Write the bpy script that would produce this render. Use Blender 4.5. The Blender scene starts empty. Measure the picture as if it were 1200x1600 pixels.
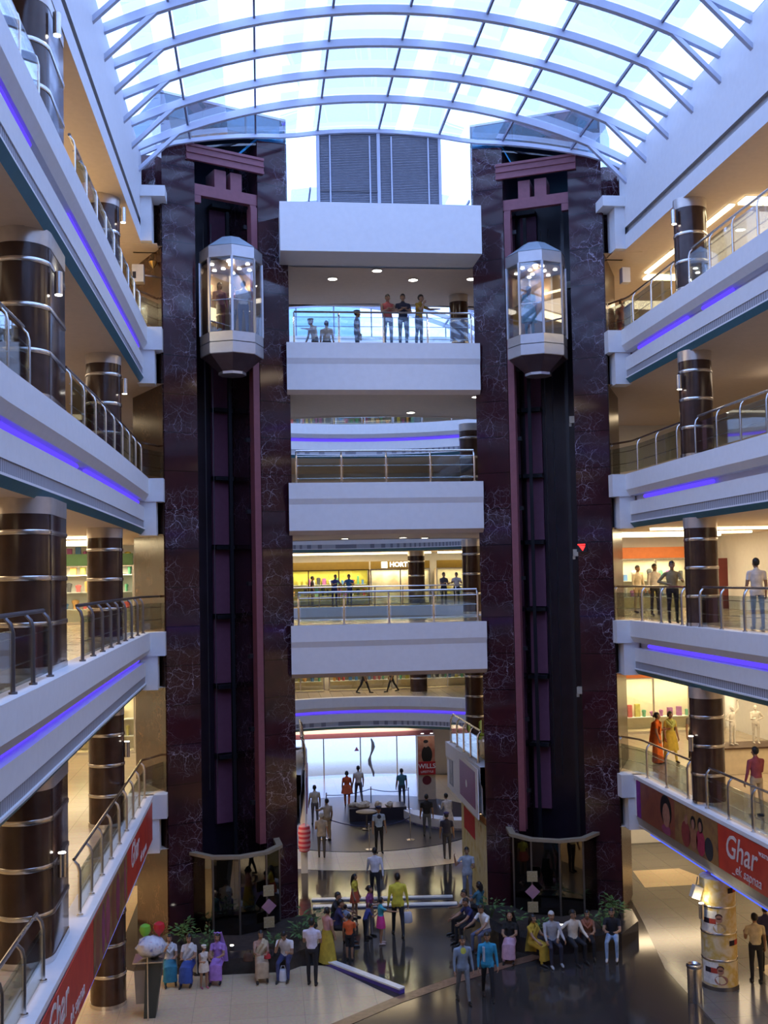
import bpy, bmesh, math, random
import numpy as np
from mathutils import Matrix, Vector
random.seed(7)
S = bpy.context.scene
COL = S.collection
PI = math.pi
R = math.radians

# ------------------------------------------------------------------ materials
MATS = {}
def _new(name):
    m = bpy.data.materials.new(name); m.use_nodes = True
    nt = m.node_tree; nt.nodes.clear()
    out = nt.nodes.new('ShaderNodeOutputMaterial')
    return m, nt, out
def _bsdf(nt, out, col, rough, metal=0.0, spec=0.5):
    b = nt.nodes.new('ShaderNodeBsdfPrincipled')
    b.inputs['Base Color'].default_value = (*col, 1)
    b.inputs['Roughness'].default_value = rough
    b.inputs['Metallic'].default_value = metal
    b.inputs['Specular IOR Level'].default_value = spec
    nt.links.new(b.outputs[0], out.inputs[0])
    return b
def plain(name, col, rough=0.6, metal=0.0, spec=0.5, vary=0.06, scale=6.0):
    """paint / cloth / metal with a slight procedural mottling of its own colour"""
    if name in MATS: return MATS[name]
    m, nt, out = _new(name)
    b = _bsdf(nt, out, col, rough, metal, spec)
    if vary:
        n = nt.nodes.new('ShaderNodeTexNoise'); n.inputs['Scale'].default_value = scale
        tc = nt.nodes.new('ShaderNodeTexCoord'); nt.links.new(tc.outputs['Object'], n.inputs['Vector'])
        r = nt.nodes.new('ShaderNodeValToRGB')
        r.color_ramp.elements[0].position = .3; r.color_ramp.elements[1].position = .7
        r.color_ramp.elements[0].color = (*[c*(1-vary) for c in col], 1)
        r.color_ramp.elements[1].color = (*[min(1, c*(1+vary)) for c in col], 1)
        nt.links.new(n.outputs['Fac'], r.inputs[0]); nt.links.new(r.outputs[0], b.inputs['Base Color'])
    MATS[name] = m; return m
def emit(name, col, strength):
    if name in MATS: return MATS[name]
    m, nt, out = _new(name)
    e = nt.nodes.new('ShaderNodeEmission'); e.inputs[0].default_value = (*col, 1); e.inputs[1].default_value = strength
    nt.links.new(e.outputs[0], out.inputs[0]); MATS[name] = m; return m
def glass(name, tint=(.92, .97, .98), refl=0.10, rough=0.02):
    if name in MATS: return MATS[name]
    m, nt, out = _new(name)
    t = nt.nodes.new('ShaderNodeBsdfTransparent'); t.inputs[0].default_value = (*tint, 1)
    g = nt.nodes.new('ShaderNodeBsdfGlossy'); g.inputs[0].default_value = (1, 1, 1, 1); g.inputs[1].default_value = rough
    lw = nt.nodes.new('ShaderNodeLayerWeight'); lw.inputs[0].default_value = .35
    mul = nt.nodes.new('ShaderNodeMath'); mul.operation = 'MULTIPLY_ADD'; mul.inputs[1].default_value = .5; mul.inputs[2].default_value = refl
    nt.links.new(lw.outputs['Fresnel'], mul.inputs[0])
    mx = nt.nodes.new('ShaderNodeMixShader')
    nt.links.new(mul.outputs[0], mx.inputs[0]); nt.links.new(t.outputs[0], mx.inputs[1]); nt.links.new(g.outputs[0], mx.inputs[2])
    nt.links.new(mx.outputs[0], out.inputs[0]); MATS[name] = m; return m
def marble(name, base, base2, vein, rough=0.12, scale=1.0, amount=1.0):
    """polished veined marble in slabs"""
    if name in MATS: return MATS[name]
    m, nt, out = _new(name); L = nt.links.new; N = nt.nodes.new
    b = _bsdf(nt, out, base, rough, 0, .42)
    tc = N('ShaderNodeTexCoord')
    mp = N('ShaderNodeMapping'); mp.inputs['Scale'].default_value = (scale,)*3; L(tc.outputs['Object'], mp.inputs[0])
    n1 = N('ShaderNodeTexNoise'); n1.inputs['Scale'].default_value = 2.2; n1.inputs['Detail'].default_value = 6; L(mp.outputs[0], n1.inputs['Vector'])
    add = N('ShaderNodeVectorMath'); add.operation = 'MULTIPLY_ADD'; add.inputs[1].default_value = (.55, .55, .55)
    L(n1.outputs['Color'], add.inputs[0]); L(mp.outputs[0], add.inputs[2])
    v = N('ShaderNodeTexVoronoi'); v.feature = 'DISTANCE_TO_EDGE'; v.inputs['Scale'].default_value = 1.9; L(add.outputs[0], v.inputs['Vector'])
    v2 = N('ShaderNodeTexVoronoi'); v2.feature = 'DISTANCE_TO_EDGE'; v2.inputs['Scale'].default_value = 5.5; L(add.outputs[0], v2.inputs['Vector'])
    r1 = N('ShaderNodeValToRGB'); r1.color_ramp.elements[0].color = (1, 1, 1, 1); r1.color_ramp.elements[0].position = .0
    r1.color_ramp.elements[1].color = (0, 0, 0, 1); r1.color_ramp.elements[1].position = .017; L(v.outputs['Distance'], r1.inputs[0])
    r2 = N('ShaderNodeValToRGB'); r2.color_ramp.elements[0].color = (.5, .5, .5, 1); r2.color_ramp.elements[1].color = (0, 0, 0, 1)
    r2.color_ramp.elements[1].position = .026; L(v2.outputs['Distance'], r2.inputs[0])
    n2 = N('ShaderNodeTexNoise'); n2.inputs['Scale'].default_value = .55; n2.inputs['Detail'].default_value = 3; L(mp.outputs[0], n2.inputs['Vector'])
    rm = N('ShaderNodeValToRGB'); rm.color_ramp.elements[0].position = .44; rm.color_ramp.elements[1].position = .64; L(n2.outputs['Fac'], rm.inputs[0])
    mx = N('ShaderNodeMath'); mx.operation = 'MAXIMUM'; L(r1.outputs[0], mx.inputs[0]); L(r2.outputs[0], mx.inputs[1])
    mk = N('ShaderNodeMath'); mk.operation = 'MULTIPLY'; L(mx.outputs[0], mk.inputs[0]); L(rm.outputs[0], mk.inputs[1])
    ma = N('ShaderNodeMath'); ma.operation = 'MULTIPLY'; ma.inputs[1].default_value = amount; L(mk.outputs[0], ma.inputs[0])
    n3 = N('ShaderNodeTexNoise'); n3.inputs['Scale'].default_value = 1.3; n3.inputs['Detail'].default_value = 5; L(mp.outputs[0], n3.inputs['Vector'])
    bc = N('ShaderNodeMix'); bc.data_type = 'RGBA'; bc.inputs[6].default_value = (*base, 1); bc.inputs[7].default_value = (*base2, 1); L(n3.outputs['Fac'], bc.inputs[0])
    fc = N('ShaderNodeMix'); fc.data_type = 'RGBA'; fc.inputs[7].default_value = (*vein, 1); L(ma.outputs[0], fc.inputs[0]); L(bc.outputs[2], fc.inputs[6])
    # slab joints every 1.15 m in height
    sp = N('ShaderNodeSeparateXYZ'); L(tc.outputs['Object'], sp.inputs[0])
    md = N('ShaderNodeMath'); md.operation = 'MODULO'; md.inputs[1].default_value = 1.15; L(sp.outputs[2], md.inputs[0])
    lt = N('ShaderNodeMath'); lt.operation = 'LESS_THAN'; lt.inputs[1].default_value = .018; L(md.outputs[0], lt.inputs[0])
    jc = N('ShaderNodeMix'); jc.data_type = 'RGBA'; jc.inputs[7].default_value = (.005, .004, .006, 1); L(lt.outputs[0], jc.inputs[0]); L(fc.outputs[2], jc.inputs[6])
    L(jc.outputs[2], b.inputs['Base Color']); MATS[name] = m; return m
def tiles(name, c1, c2, mortar, size=0.6, rough=0.15, rot=0.0):
    if name in MATS: return MATS[name]
    m, nt, out = _new(name); L = nt.links.new; N = nt.nodes.new
    b = _bsdf(nt, out, c1, rough)
    tc = N('ShaderNodeTexCoord'); mp = N('ShaderNodeMapping'); mp.inputs['Rotation'].default_value = (0, 0, rot); L(tc.outputs['Object'], mp.inputs[0])
    br = N('ShaderNodeTexBrick'); br.offset = 0; br.inputs['Scale'].default_value = 1
    br.inputs['Brick Width'].default_value = size; br.inputs['Row Height'].default_value = size; br.inputs['Mortar Size'].default_value = .006
    br.inputs['Color1'].default_value = (*c1, 1); br.inputs['Color2'].default_value = (*c2, 1); br.inputs['Mortar'].default_value = (*mortar, 1)
    L(mp.outputs[0], br.inputs['Vector'])
    n = N('ShaderNodeTexNoise'); n.inputs['Scale'].default_value = 14; n.inputs['Detail'].default_value = 5; L(tc.outputs['Object'], n.inputs['Vector'])
    mx = N('ShaderNodeMix'); mx.data_type = 'RGBA'; mx.blend_type = 'MULTIPLY'; mx.inputs[0].default_value = .35
    L(br.outputs[0], mx.inputs[6]); L(n.outputs['Color'], mx.inputs[7]); L(mx.outputs[2], b.inputs['Base Color']); MATS[name] = m; return m
def stripes(name, c1, c2, axis, freq, duty=.5, rough=.6, metal=0):
    """fine slats along one axis (grilles, louvres)"""
    if name in MATS: return MATS[name]
    m, nt, out = _new(name); L = nt.links.new; N = nt.nodes.new
    b = _bsdf(nt, out, c1, rough, metal)
    tc = N('ShaderNodeTexCoord'); sp = N('ShaderNodeSeparateXYZ'); L(tc.outputs['Object'], sp.inputs[0])
    a = N('ShaderNodeMath'); a.operation = 'MULTIPLY'; a.inputs[1].default_value = freq; L(sp.outputs[axis], a.inputs[0])
    f = N('ShaderNodeMath'); f.operation = 'FRACT'; L(a.outputs[0], f.inputs[0])
    g = N('ShaderNodeMath'); g.operation = 'GREATER_THAN'; g.inputs[1].default_value = duty; L(f.outputs[0], g.inputs[0])
    mx = N('ShaderNodeMix'); mx.data_type = 'RGBA'; mx.inputs[6].default_value = (*c1, 1); mx.inputs[7].default_value = (*c2, 1)
    L(g.outputs[0], mx.inputs[0]); L(mx.outputs[2], b.inputs['Base Color']); MATS[name] = m; return m
def blotch(name, cols, scale=4.0, rough=.5):
    """patchy multi-colour print or foliage"""
    if name in MATS: return MATS[name]
    m, nt, out = _new(name); L = nt.links.new; N = nt.nodes.new
    b = _bsdf(nt, out, cols[0], rough)
    tc = N('ShaderNodeTexCoord'); n = N('ShaderNodeTexNoise'); n.inputs['Scale'].default_value = scale; n.inputs['Detail'].default_value = 3
    L(tc.outputs['Object'], n.inputs['Vector'])
    r = N('ShaderNodeValToRGB'); k = len(cols)
    while len(r.color_ramp.elements) < k: r.color_ramp.elements.new(.5)
    for i, c in enumerate(cols):
        r.color_ramp.elements[i].position = .3+.4*i/max(1, k-1); r.color_ramp.elements[i].color = (*c, 1)
    L(n.outputs['Fac'], r.inputs[0]); L(r.outputs[0], b.inputs['Base Color']); MATS[name] = m; return m
_cc = {}
def cloth(c, rough=.85):
    k = tuple(round(x, 3) for x in c)
    if k not in _cc: _cc[k] = plain('cloth_%d' % len(_cc), k, rough, vary=.15, scale=9)
    return _cc[k]

WHITE = plain('white_paint', (.80, .80, .80), .55, vary=.02)
SOFFIT = plain('ceiling_paint', (.72, .60, .48), .7, vary=.03)
DARKCEIL = plain('dim_ceiling_paint', (.45, .42, .40), .75, vary=.03)
GROOVE = plain('groove_paint', (.72, .70, .78), .6, vary=.02)
GRILLE = stripes('slot_grille', (.42, .42, .45), (.20, .20, .23), 1, 9.0, .62)
TEAL = plain('teal_edge_paint', (.06, .20, .27), .5)
STEEL = plain('brushed_steel', (.68, .66, .63), .25, 1.0, vary=.03)
DKSTEEL = plain('dark_steel', (.20, .19, .20), .35, .9, vary=.05)
BLUESTEEL = plain('painted_steel_rib', (.52, .55, .66), .5, vary=.02)
PURLIN = plain('purlin_steel', (.20, .20, .28), .5, vary=.02)
COLWOOD = plain('column_laminate', (.060, .030, .020), .16, vary=.25, scale=3)
MARB = marble('dark_veined_marble', (.013, .007, .012), (.070, .018, .021), (.60, .50, .62), .07, 1.1, .75)
MARBO = marble('rust_marble', (.012, .006, .004), (.085, .030, .016), (.42, .28, .18), .26, 2.2, 1.0)
MAROON = plain('maroon_steel', (.24, .078, .095), .45, vary=.08)
BLACK = plain('black_glass', (.006, .006, .012), .08, vary=0)
SHAFT = plain('shaft_wall', (.020, .012, .022), .30, vary=.3, scale=2)
BLACKM = plain('black_metal', (.015, .015, .02), .4, vary=0)
CABSILV = plain('cabin_silver', (.52, .50, .50), .30, .75, vary=.03)
CABDARK = plain('cabin_bronze', (.11, .075, .085), .28, .5, vary=.1)
FLOORT = tiles('gallery_floor', (.62, .52, .38), (.58, .48, .35), (.34, .28, .2), .6, .18)
GRANITE = tiles('dark_granite_floor', (.045, .040, .036), (.056, .049, .044), (.02, .02, .02), .9, .10)
CREAM = tiles('cream_stone_floor', (.72, .57, .36), (.68, .53, .33), (.48, .38, .25), .9, .22)
BORDER = plain('brown_stone_border', (.20, .11, .07), .2, vary=.2)
CARPET = plain('dark_display_carpet', (.018, .018, .026), .35, vary=.2)
GLS = glass('clear_glass', (.90, .95, .94), .06)
GLSRAIL = glass('rail_glass', (.86, .92, .92), .05)
GLSROOF = glass('roof_glass', (.96, .985, 1.0), .02)
GLSTEAL = glass('teal_glass', (.13, .29, .38), .06)
GLSCAB = glass('cabin_glass', (.82, .86, .90), .07)
COVE = emit('warm_cove_tube', (1, .80, .46), 9.0)
BULB = emit('downlight_bulb', (1, .93, .82), 16.0)
NEON = emit('violet_neon', (.11, .06, 1.0), 1.25)
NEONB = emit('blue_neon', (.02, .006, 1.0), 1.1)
NEONW = emit('blue_tube_core', (.07, .13, 1.0), 1.5)
REDLED = emit('red_led', (1, .02, .02), 5.0)
RED = blotch('red_print', [(.50, .035, .02), (.60, .055, .025), (.46, .03, .018)], 1.2)
SKIN = plain('skin', (.34, .19, .11), .55, vary=.06)
HAIR = plain('black_hair', (.008, .007, .008), .45, vary=0)
GREYHAIR = plain('grey_hair', (.50, .50, .48), .6, vary=.1)
EYE = plain('eye', (.03, .02, .02), .2, vary=0)
LIP = plain('lip', (.24, .09, .07), .5, vary=0)
SHOE = plain('black_shoe', (.012, .011, .011), .35, vary=0)

# ------------------------------------------------------------------ mesh builder
class MB:
    def __init__(self, M=None): self.v = []; self.f = []; self.m = []; self.M = M or Matrix()
    def _add(self, vs, fs, mi=0):
        o = len(self.v)
        self.v += [tuple(self.M @ Vector(p)) for p in vs]
        self.f += [tuple(i+o for i in f) for f in fs]
        self.m += [mi]*len(fs)
        return self
    def box(self, lo, hi, mi=0):
        x0, y0, z0 = lo; x1, y1, z1 = hi
        return self._add([(x0, y0, z0), (x1, y0, z0), (x1, y1, z0), (x0, y1, z0), (x0, y0, z1), (x1, y0, z1), (x1, y1, z1), (x0, y1, z1)],
                         [(0, 3, 2, 1), (4, 5, 6, 7), (0, 1, 5, 4), (1, 2, 6, 5), (2, 3, 7, 6), (3, 0, 4, 7)], mi)
    def bar(self, p, q, w, h, mi=0, up=(0, 0, 1)):
        """rectangular bar from p to q, width w (sideways), height h (along up)"""
        p, q = Vector(p), Vector(q); d = (q-p).normalized(); u = Vector(up)
        s = d.cross(u)
        if s.length < 1e-5: s = d.cross(Vector((0, 1, 0)))
        s.normalize(); u = s.cross(d).normalized()
        vs = []
        for c in (p, q):
            for a, b in ((-1, -1), (1, -1), (1, 1), (-1, 1)): vs.append(c+s*a*w/2+u*b*h/2)
        return self._add(vs, [(0, 1, 2, 3), (7, 6, 5, 4), (0, 4, 5, 1), (1, 5, 6, 2), (2, 6, 7, 3), (3, 7, 4, 0)], mi)
    def prism(self, poly, z0, z1, mi=0, caps=True):
        n = len(poly)
        vs = [(x, y, z0) for x, y in poly]+[(x, y, z1) for x, y in poly]
        fs = [(i, (i+1) % n, n+(i+1) % n, n+i) for i in range(n)]
        if caps: fs += [tuple(range(n))[::-1], tuple(range(n, 2*n))]
        return self._add(vs, fs, mi)
    def loft(self, rings, mi=0, close=True):
        n = len(rings[0]); vs = [p for r in rings for p in r]; fs = []
        for k in range(len(rings)-1):
            for i in range(n): fs.append((k*n+i, k*n+(i+1) % n, (k+1)*n+(i+1) % n, (k+1)*n+i))
        if close: fs += [tuple(range(n))[::-1], tuple(range((len(rings)-1)*n, len(rings)*n))]
        return self._add(vs, fs, mi)
    def lathe(self, prof, c=(0, 0, 0), n=24, mi=0, close=True):
        rings = [[(c[0]+r*math.cos(2*PI*i/n), c[1]+r*math.sin(2*PI*i/n), c[2]+z) for i in range(n)] for r, z in prof]
        return self.loft(rings, mi, close)
    def cyl(self, p, q, r0, r1=None, n=12, mi=0):
        r1 = r0 if r1 is None else r1
        return self.tube([p, q], [r0, r1], n, mi)
    def tube(self, pts, r, n=8, mi=0):
        pts = [Vector(p) for p in pts]; k = len(pts)
        rs = r if isinstance(r, (list, tuple)) else [r]*k
        rings = []; prev = None
        for i, p in enumerate(pts):
            d = (pts[min(i+1, k-1)]-pts[max(i-1, 0)]).normalized()
            a = prev if prev is not None else (Vector((0, 0, 1)) if abs(d.z) < .9 else Vector((1, 0, 0)))
            s = d.cross(a)
            if s.length < 1e-5: s = d.cross(Vector((0, 1, 0)))
            s.normalize(); t = s.cross(d).normalized(); prev = t
            rings.append([p+s*rs[i]*math.cos(2*PI*j/n)+t*rs[i]*math.sin(2*PI*j/n) for j in range(n)])
        return self.loft(rings, mi)
    def ball(self, c, r, n=12, mi=0):
        rx, ry, rz = (r, r, r) if not isinstance(r, (tuple, list)) else r
        rings = []
        for k in range(n//2+1):
            t = -PI/2+PI*k/(n//2); q = max(math.cos(t), .02)
            rings.append([(c[0]+rx*q*math.cos(2*PI*i/n), c[1]+ry*q*math.sin(2*PI*i/n), c[2]+rz*math.sin(t)) for i in range(n)])
        return self.loft(rings, mi)
    def caps(self, p, q, r0, r1, n=10, mi=0):
        """tapered capsule"""
        p, q = Vector(p), Vector(q); d = q-p
        if d.length < 1e-6: d = Vector((0, 0, 1e-3))
        d.normalize(); pts = []; rs = []
        for t in (-88, -45): pts.append(p+d*r0*math.sin(R(t))); rs.append(max(r0*math.cos(R(t)), r0*.05))
        pts.append(p); rs.append(r0); pts.append(q); rs.append(r1)
        for t in (45, 88): pts.append(q+d*r1*math.sin(R(t))); rs.append(max(r1*math.cos(R(t)), r1*.05))
        return self.tube(pts, rs, n, mi)
    def sweep(self, prof, path, mats, side=1):
        """profile [(offset, z)] swept along a plan path; offset is to the side of travel; mats per profile edge"""
        path = [Vector((x, y)) for x, y in path]; rows = []
        for i, p in enumerate(path):
            a = path[max(i-1, 0)]; b = path[min(i+1, len(path)-1)]; d = (b-a).normalized()
            nrm = Vector((d.y, -d.x))*side
            rows.append([(p.x+nrm.x*o, p.y+nrm.y*o, z) for o, z in prof])
        k = len(prof)
        for j in range(k-1):
            vs = []; fs = []
            for r in rows: vs += [r[j], r[j+1]]
            for i in range(len(rows)-1): fs.append((2*i, 2*i+1, 2*i+3, 2*i+2))
            self._add(vs, fs, mats[j])
        return self
    def build(self, name, mats, parent=None, smooth=False, loc=None, rotz=0):
        me = bpy.data.meshes.new(name)
        me.from_pydata(self.v, [], self.f)
        for m in (mats if isinstance(mats, (list, tuple)) else [mats]): me.materials.append(m)
        me.polygons.foreach_set('material_index', self.m)
        bm = bmesh.new(); bm.from_mesh(me); bmesh.ops.recalc_face_normals(bm, faces=bm.faces); bm.to_mesh(me); bm.free()
        if smooth:
            me.polygons.foreach_set('use_smooth', [True]*len(me.polygons))
            try: me.set_sharp_from_angle(angle=R(38))
            except Exception: pass
        me.update()
        o = bpy.data.objects.new(name, me); COL.objects.link(o)
        if parent is not None: o.parent = parent
        if loc is not None: o.location = loc
        o.rotation_euler.z = rotz
        return o

def tag(o, label, cat, group=None, kind=None):
    o['label'] = label; o['category'] = cat
    if group: o['group'] = group
    if kind: o['kind'] = kind
    return o
def struct(o): o['kind'] = 'structure'; return o
def thing(name, label, cat, loc=(0, 0, 0), rotz=0, group=None):
    o = bpy.data.objects.new(name, None); COL.objects.link(o); o.empty_display_size = .2
    o.location = loc; o.rotation_euler.z = rotz
    return tag(o, label, cat, group)
def dup(root, loc, label, rotz=None, group=None):
    def cp(o, parent):
        c = o.copy(); COL.objects.link(c); c.parent = parent
        for ch in list(o.children): cp(ch, c)
        return c
    r = cp(root, None); r.location = loc; r['label'] = label
    if rotz is not None: r.rotation_euler.z = rotz
    if group: r['group'] = group
    return r
def text_mesh(name, body, size, mat, parent, M, shear=0, extrude=.006, align='CENTER', bold=0):
    cu = bpy.data.curves.new(name, 'FONT'); cu.body = body; cu.size = size; cu.shear = shear; cu.extrude = extrude
    cu.align_x = align; cu.align_y = 'CENTER'; cu.offset = bold; cu.resolution_u = 3
    t = bpy.data.objects.new('tmp', cu); COL.objects.link(t)
    bpy.context.view_layer.update()
    me = bpy.data.meshes.new_from_object(t.evaluated_get(bpy.context.evaluated_depsgraph_get()))
    bpy.data.objects.remove(t); bpy.data.curves.remove(cu)
    me.name = name; me.materials.clear(); me.materials.append(mat); me.transform(M)
    o = bpy.data.objects.new(name, me); COL.objects.link(o); o.parent = parent
    return o
def frame(x, y, z, o):
    return Matrix(((x[0], y[0], z[0], o[0]), (x[1], y[1], z[1], o[1]), (x[2], y[2], z[2], o[2]), (0, 0, 0, 1)))
FACE_R = lambda o: frame((0, -1, 0), (0, 0, 1), (-1, 0, 0), o)     # reads on a wall that faces -X
FACE_L = lambda o: frame((0, 1, 0), (0, 0, 1), (1, 0, 0), o)       # reads on a wall that faces +X
FACE_F = lambda o: frame((1, 0, 0), (0, 0, 1), (0, -1, 0), o)      # reads on a wall that faces -Y

HANDS = {}
# ------------------------------------------------------------------ people
def person(label, loc, rot=0, h=1.72, pose='stand', top=(.7, .7, .7), bot=(.03, .03, .04), sleeve='short', hair='short',
           arms=('down', 'down'), lean=0, hy=0, legs=None, female=False, tuck=True, skirt=None, scarf=None, shoe=None,
           hem=None, cat='person', seat=.45, trouser='long', collar=None, skin=None, vox=.0115, group=None, cap=None, hp=0, stoop=0):
    s = h/1.75
    V = Vector
    prims = []      # (p, q, r0, r1, zone)
    extra = []      # ellipsoids
    sw = .175 if female else .195
    # legs
    if legs is None:
        legs = {'stand': ((3, 3), (-2, 3)), 'walk': ((26, 8), (-20, 14)), 'sit': ((84, 86), (80, 78)),
                'crouch': ((105, 140), (100, 135)), 'stride': ((16, 5), (-13, 10))}[pose]
    HIPX = .088 if not female else .095
    hips = []; feet_z = []
    for sd, (a, b) in zip((1, -1), legs):
        hp_ = V((sd*HIPX, 0, 0)); a1 = R(a); a2 = R(a-b)
        spread = .05 if pose in ('sit', 'crouch') else .012
        k = hp_+V((sd*spread, -math.sin(a1)*.44, -math.cos(a1)*.44))
        an = k+V((0, -math.sin(a2)*.41, -math.cos(a2)*.41))
        hips.append((hp_, k, an, a2)); feet_z.append(an.z)
    pz = -min(feet_z)+.075
    if pose == 'sit': pz = max(pz, seat/s+.085)
    P = V((0, 0, pz))
    for (hp_, k, an, a2) in hips:
        hp_, k, an = hp_+P, k+P, an+P
        tz = 'bottom' if trouser != 'skirt' else 'skin'
        sz = {'long': 'bottom', 'short': 'skin', 'skirt': 'skin'}[trouser]
        prims.append((hp_, hp_.lerp(k, .5), .088, .074, tz)); prims.extend([] if tuck or skirt or pose in ('sit', 'crouch') else [(hp_, hp_.lerp(k, .16), .094, .090, 'top')]); prims.append((hp_.lerp(k, .5), k, .074, .056, tz))
        calf = k.lerp(an, .32)+V((0, .012, 0))
        prims.append((k, calf, .056, .055, sz)); prims.append((calf, an, .055, .040, sz))
        fdir = V((0, -math.cos(a2*.3), -max(0, -math.sin(a2)*.25)))
        heel = an+V((0, .035, -.035)); ball = an+fdir*.12+V((0, 0, -.042)); toe = an+fdir*.18+V((0, 0, -.050))
        prims.append((an, heel, .040, .034, 'shoe')); prims.append((heel, ball, .034, .040, 'shoe')); prims.append((ball, toe, .040, .026, 'shoe'))
    # spine
    ln = R(lean)
    def sp(z, y=0, x=0):      # point on the trunk, z above pelvis
        bend = ln*(min(z, .5)/.5*.55+.45) if z > 0 else ln*.4
        st = R(stoop)*max(0, z-.25)
        return P+V((x, -math.sin(bend)*z+math.cos(bend)*y-st*.4, math.cos(bend)*z+math.sin(bend)*y))
    hipw = .165 if female else .155
    waist = .122 if female else .140
    chw = .150 if female else .172
    trunk = [(-.10, hipw*.72, .090), (-.03, hipw, .112), (.06, hipw*.97, .110), (.17, waist, .100), (.30, chw*.98, .112),
             (.40, chw, .108), (.46, sw*.80, .085), (.50, sw*.5, .066), (.53, .062, .056)]
    mb = MB()
    n = 16; rings = []
    for z, rx, ry in trunk:
        c = sp(z); rings.append([sp(z, ry*math.sin(2*PI*i/n), rx*math.cos(2*PI*i/n)) for i in range(n)])
    mb.loft(rings)
    zones = []
    hem_z = .05 if tuck else -.06
    if hem is not None: hem_z = hem
    zones.append((sp(-.10), sp(hem_z), .115, .125, 'bottom' if trouser != 'skirt' else 'top'))
    zones.append((sp(hem_z), sp(.40), .125, .135, 'top')); zones.append((sp(.40), sp(.50), .14, .075, 'top'))
    for sd in (1, -1): zones.append((sp(.30, 0, sd*.06), sp(.47, 0, sd*.10), .105, .075, 'top'))
    if female:
        for sd in (1, -1): mb.ball(sp(.345, -.075, sd*.07), (.060, .055, .058), 10)
    # neck, head
    nb = sp(.49); nt = sp(.58, -.012)
    prims.append((nb, nt, .058, .050, 'skin'))
    hc = sp(.668, -.022)
    Rh = Matrix.Rotation(R(hy), 3, 'Z') @ Matrix.Rotation(R(hp)+ln*.4, 3, 'X')
    def hd(x, y, z): return hc+Rh @ V((x, y, z))
    def ell(c, r):
        mm = MB(); mm.ball((0, 0, 0), r, 14)
        mb._add([c+Rh @ V(p) for p in mm.v], mm.f)
    ell(hd(0, .012, .022), (.076, .094, .098)); ell(hd(0, -.022, -.045), (.058, .066, .074)); ell(hd(0, -.055, -.092), (.030, .028, .026))
    for sd in (1, -1):
        ell(hd(sd*.078, .012, -.012), (.012, .022, .032)); ell(hd(sd*.042, -.062, -.030), (.024, .022, .022))
    mb.caps(hd(0, -.088, .010), hd(0, -.106, -.030), .011, .017); ell(hd(0, -.080, .030), (.058, .014, .010)); ell(hd(0, -.080, -.062), (.026, .016, .012))
    zones.append((hd(0, .01, .02), hd(0, -.02, -.05), .092, .070, 'skin'))
    # arms
    A = {'down': (4, 9, 14, 0), 'fwd': (24, 6, 22, 0), 'back': (-22, 8, 10, 0), 'lap': (34, 6, 62, 25), 'rail': (38, 14, 62, 30), 'phone': (34, 36, 138, 12),
         'hip': (-16, 38, 70, 70), 'hold': (16, 6, 88, 18), 'cross': (26, 8, 96, 62), 'behind': (-26, 4, -8, 0), 'knee': (40, 8, 26, 0), 'chin': (36, 4, 128, 26), 'reach': (62, 6, 20, 0), 'carry': (2, 14, 6, 0), 'side': (20, 60, 20, 0), 'up': (150, 20, 40, 0)}
    hands = []
    for sd, nm in zip((1, -1), arms):
        pit, abd, elb, inw = A[nm] if isinstance(nm, str) else nm
        sh = sp(.435, 0, sd*sw*.97)
        Rb = Matrix.Rotation(-R(pit)-ln*.35, 3, 'X')
        prims.append((sp(.455, 0, sd*.05), sh, .058, .050, 'top'))
        u = Rb @ (Matrix.Rotation(-sd*R(abd), 3, 'Y') @ V((0, 0, -1)))
        el = sh+u*.285
        Rf = Matrix.Rotation(-R(pit+elb)-ln*.35, 3, 'X')
        f = Rf @ (Matrix.Rotation(-sd*R(abd*.5), 3, 'Y') @ V((0, 0, -1)))
        f = (f+V((-sd*math.tan(R(min(inw, 70)))*.75, 0, 0))).normalized()
        wr = el+f*.245
        zone_f = 'top' if sleeve == 'long' else 'skin'
        zu = 'skin' if sleeve == 'none' else 'top'
        prims.append((sh, sh.lerp(el, .55), .053, .048, zu)); prims.append((sh.lerp(el, .55), el, .047, .040, 'top' if sleeve == 'long' else 'skin'))
        prims.append((el, el.lerp(wr, .3), .040, .039, zone_f)); prims.append((el.lerp(wr, .3), wr, .039, .027, zone_f))
        # hand: palm, four fingers, thumb
        side = f.cross(V((0, 1, 0)))
        if side.length < .2: side = V((1, 0, 0))
        side.normalize(); pn = side.cross(f).normalized()
        if pn.y > 0 and nm in ('down', 'carry', 'fwd', 'back'): pn = -pn
        w = V((0, 1, 0))-f*f.y
        w = w.normalized() if w.length > .25 else side
        inn = V((-sd, 0, 0)); inn = (inn-f*inn.dot(f)); inn = inn.normalized() if inn.length > .2 else pn
        kn = wr+f*.085
        for o_ in (-.022, 0, .022): prims.append((wr+w*o_*.6+f*.012, kn+w*o_, .020, .018, 'skin'))
        for q, (o_, l1) in enumerate(((-.033, .036), (-.011, .042), (.011, .040), (.033, .032))):
            b0 = kn+w*o_; b1 = b0+(f*.9+inn*.35).normalized()*l1; b2 = b1+(f*.55+inn*.8).normalized()*l1*.85
            prims.append((b0, b1, .0105, .0098, 'skin')); prims.append((b1, b2, .0098, .0088, 'skin'))
        t0 = wr+f*.030-w*.024; t1 = t0+(f*.6-w*.75+inn*.35).normalized()*.042; t2 = t1+(f*.9-w*.2+inn*.5).normalized()*.034
        prims.append((t0, t1, .014, .0115, 'skin')); prims.append((t1, t2, .0115, .009, 'skin'))
        hands.append(kn)
    for p, q, a, b, z in prims: mb.caps(p, q, a, b, 10)
    zones += prims
    # one closed skin
    me0 = bpy.data.meshes.new('tmp'); me0.from_pydata(mb.v, [], mb.f)
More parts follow.
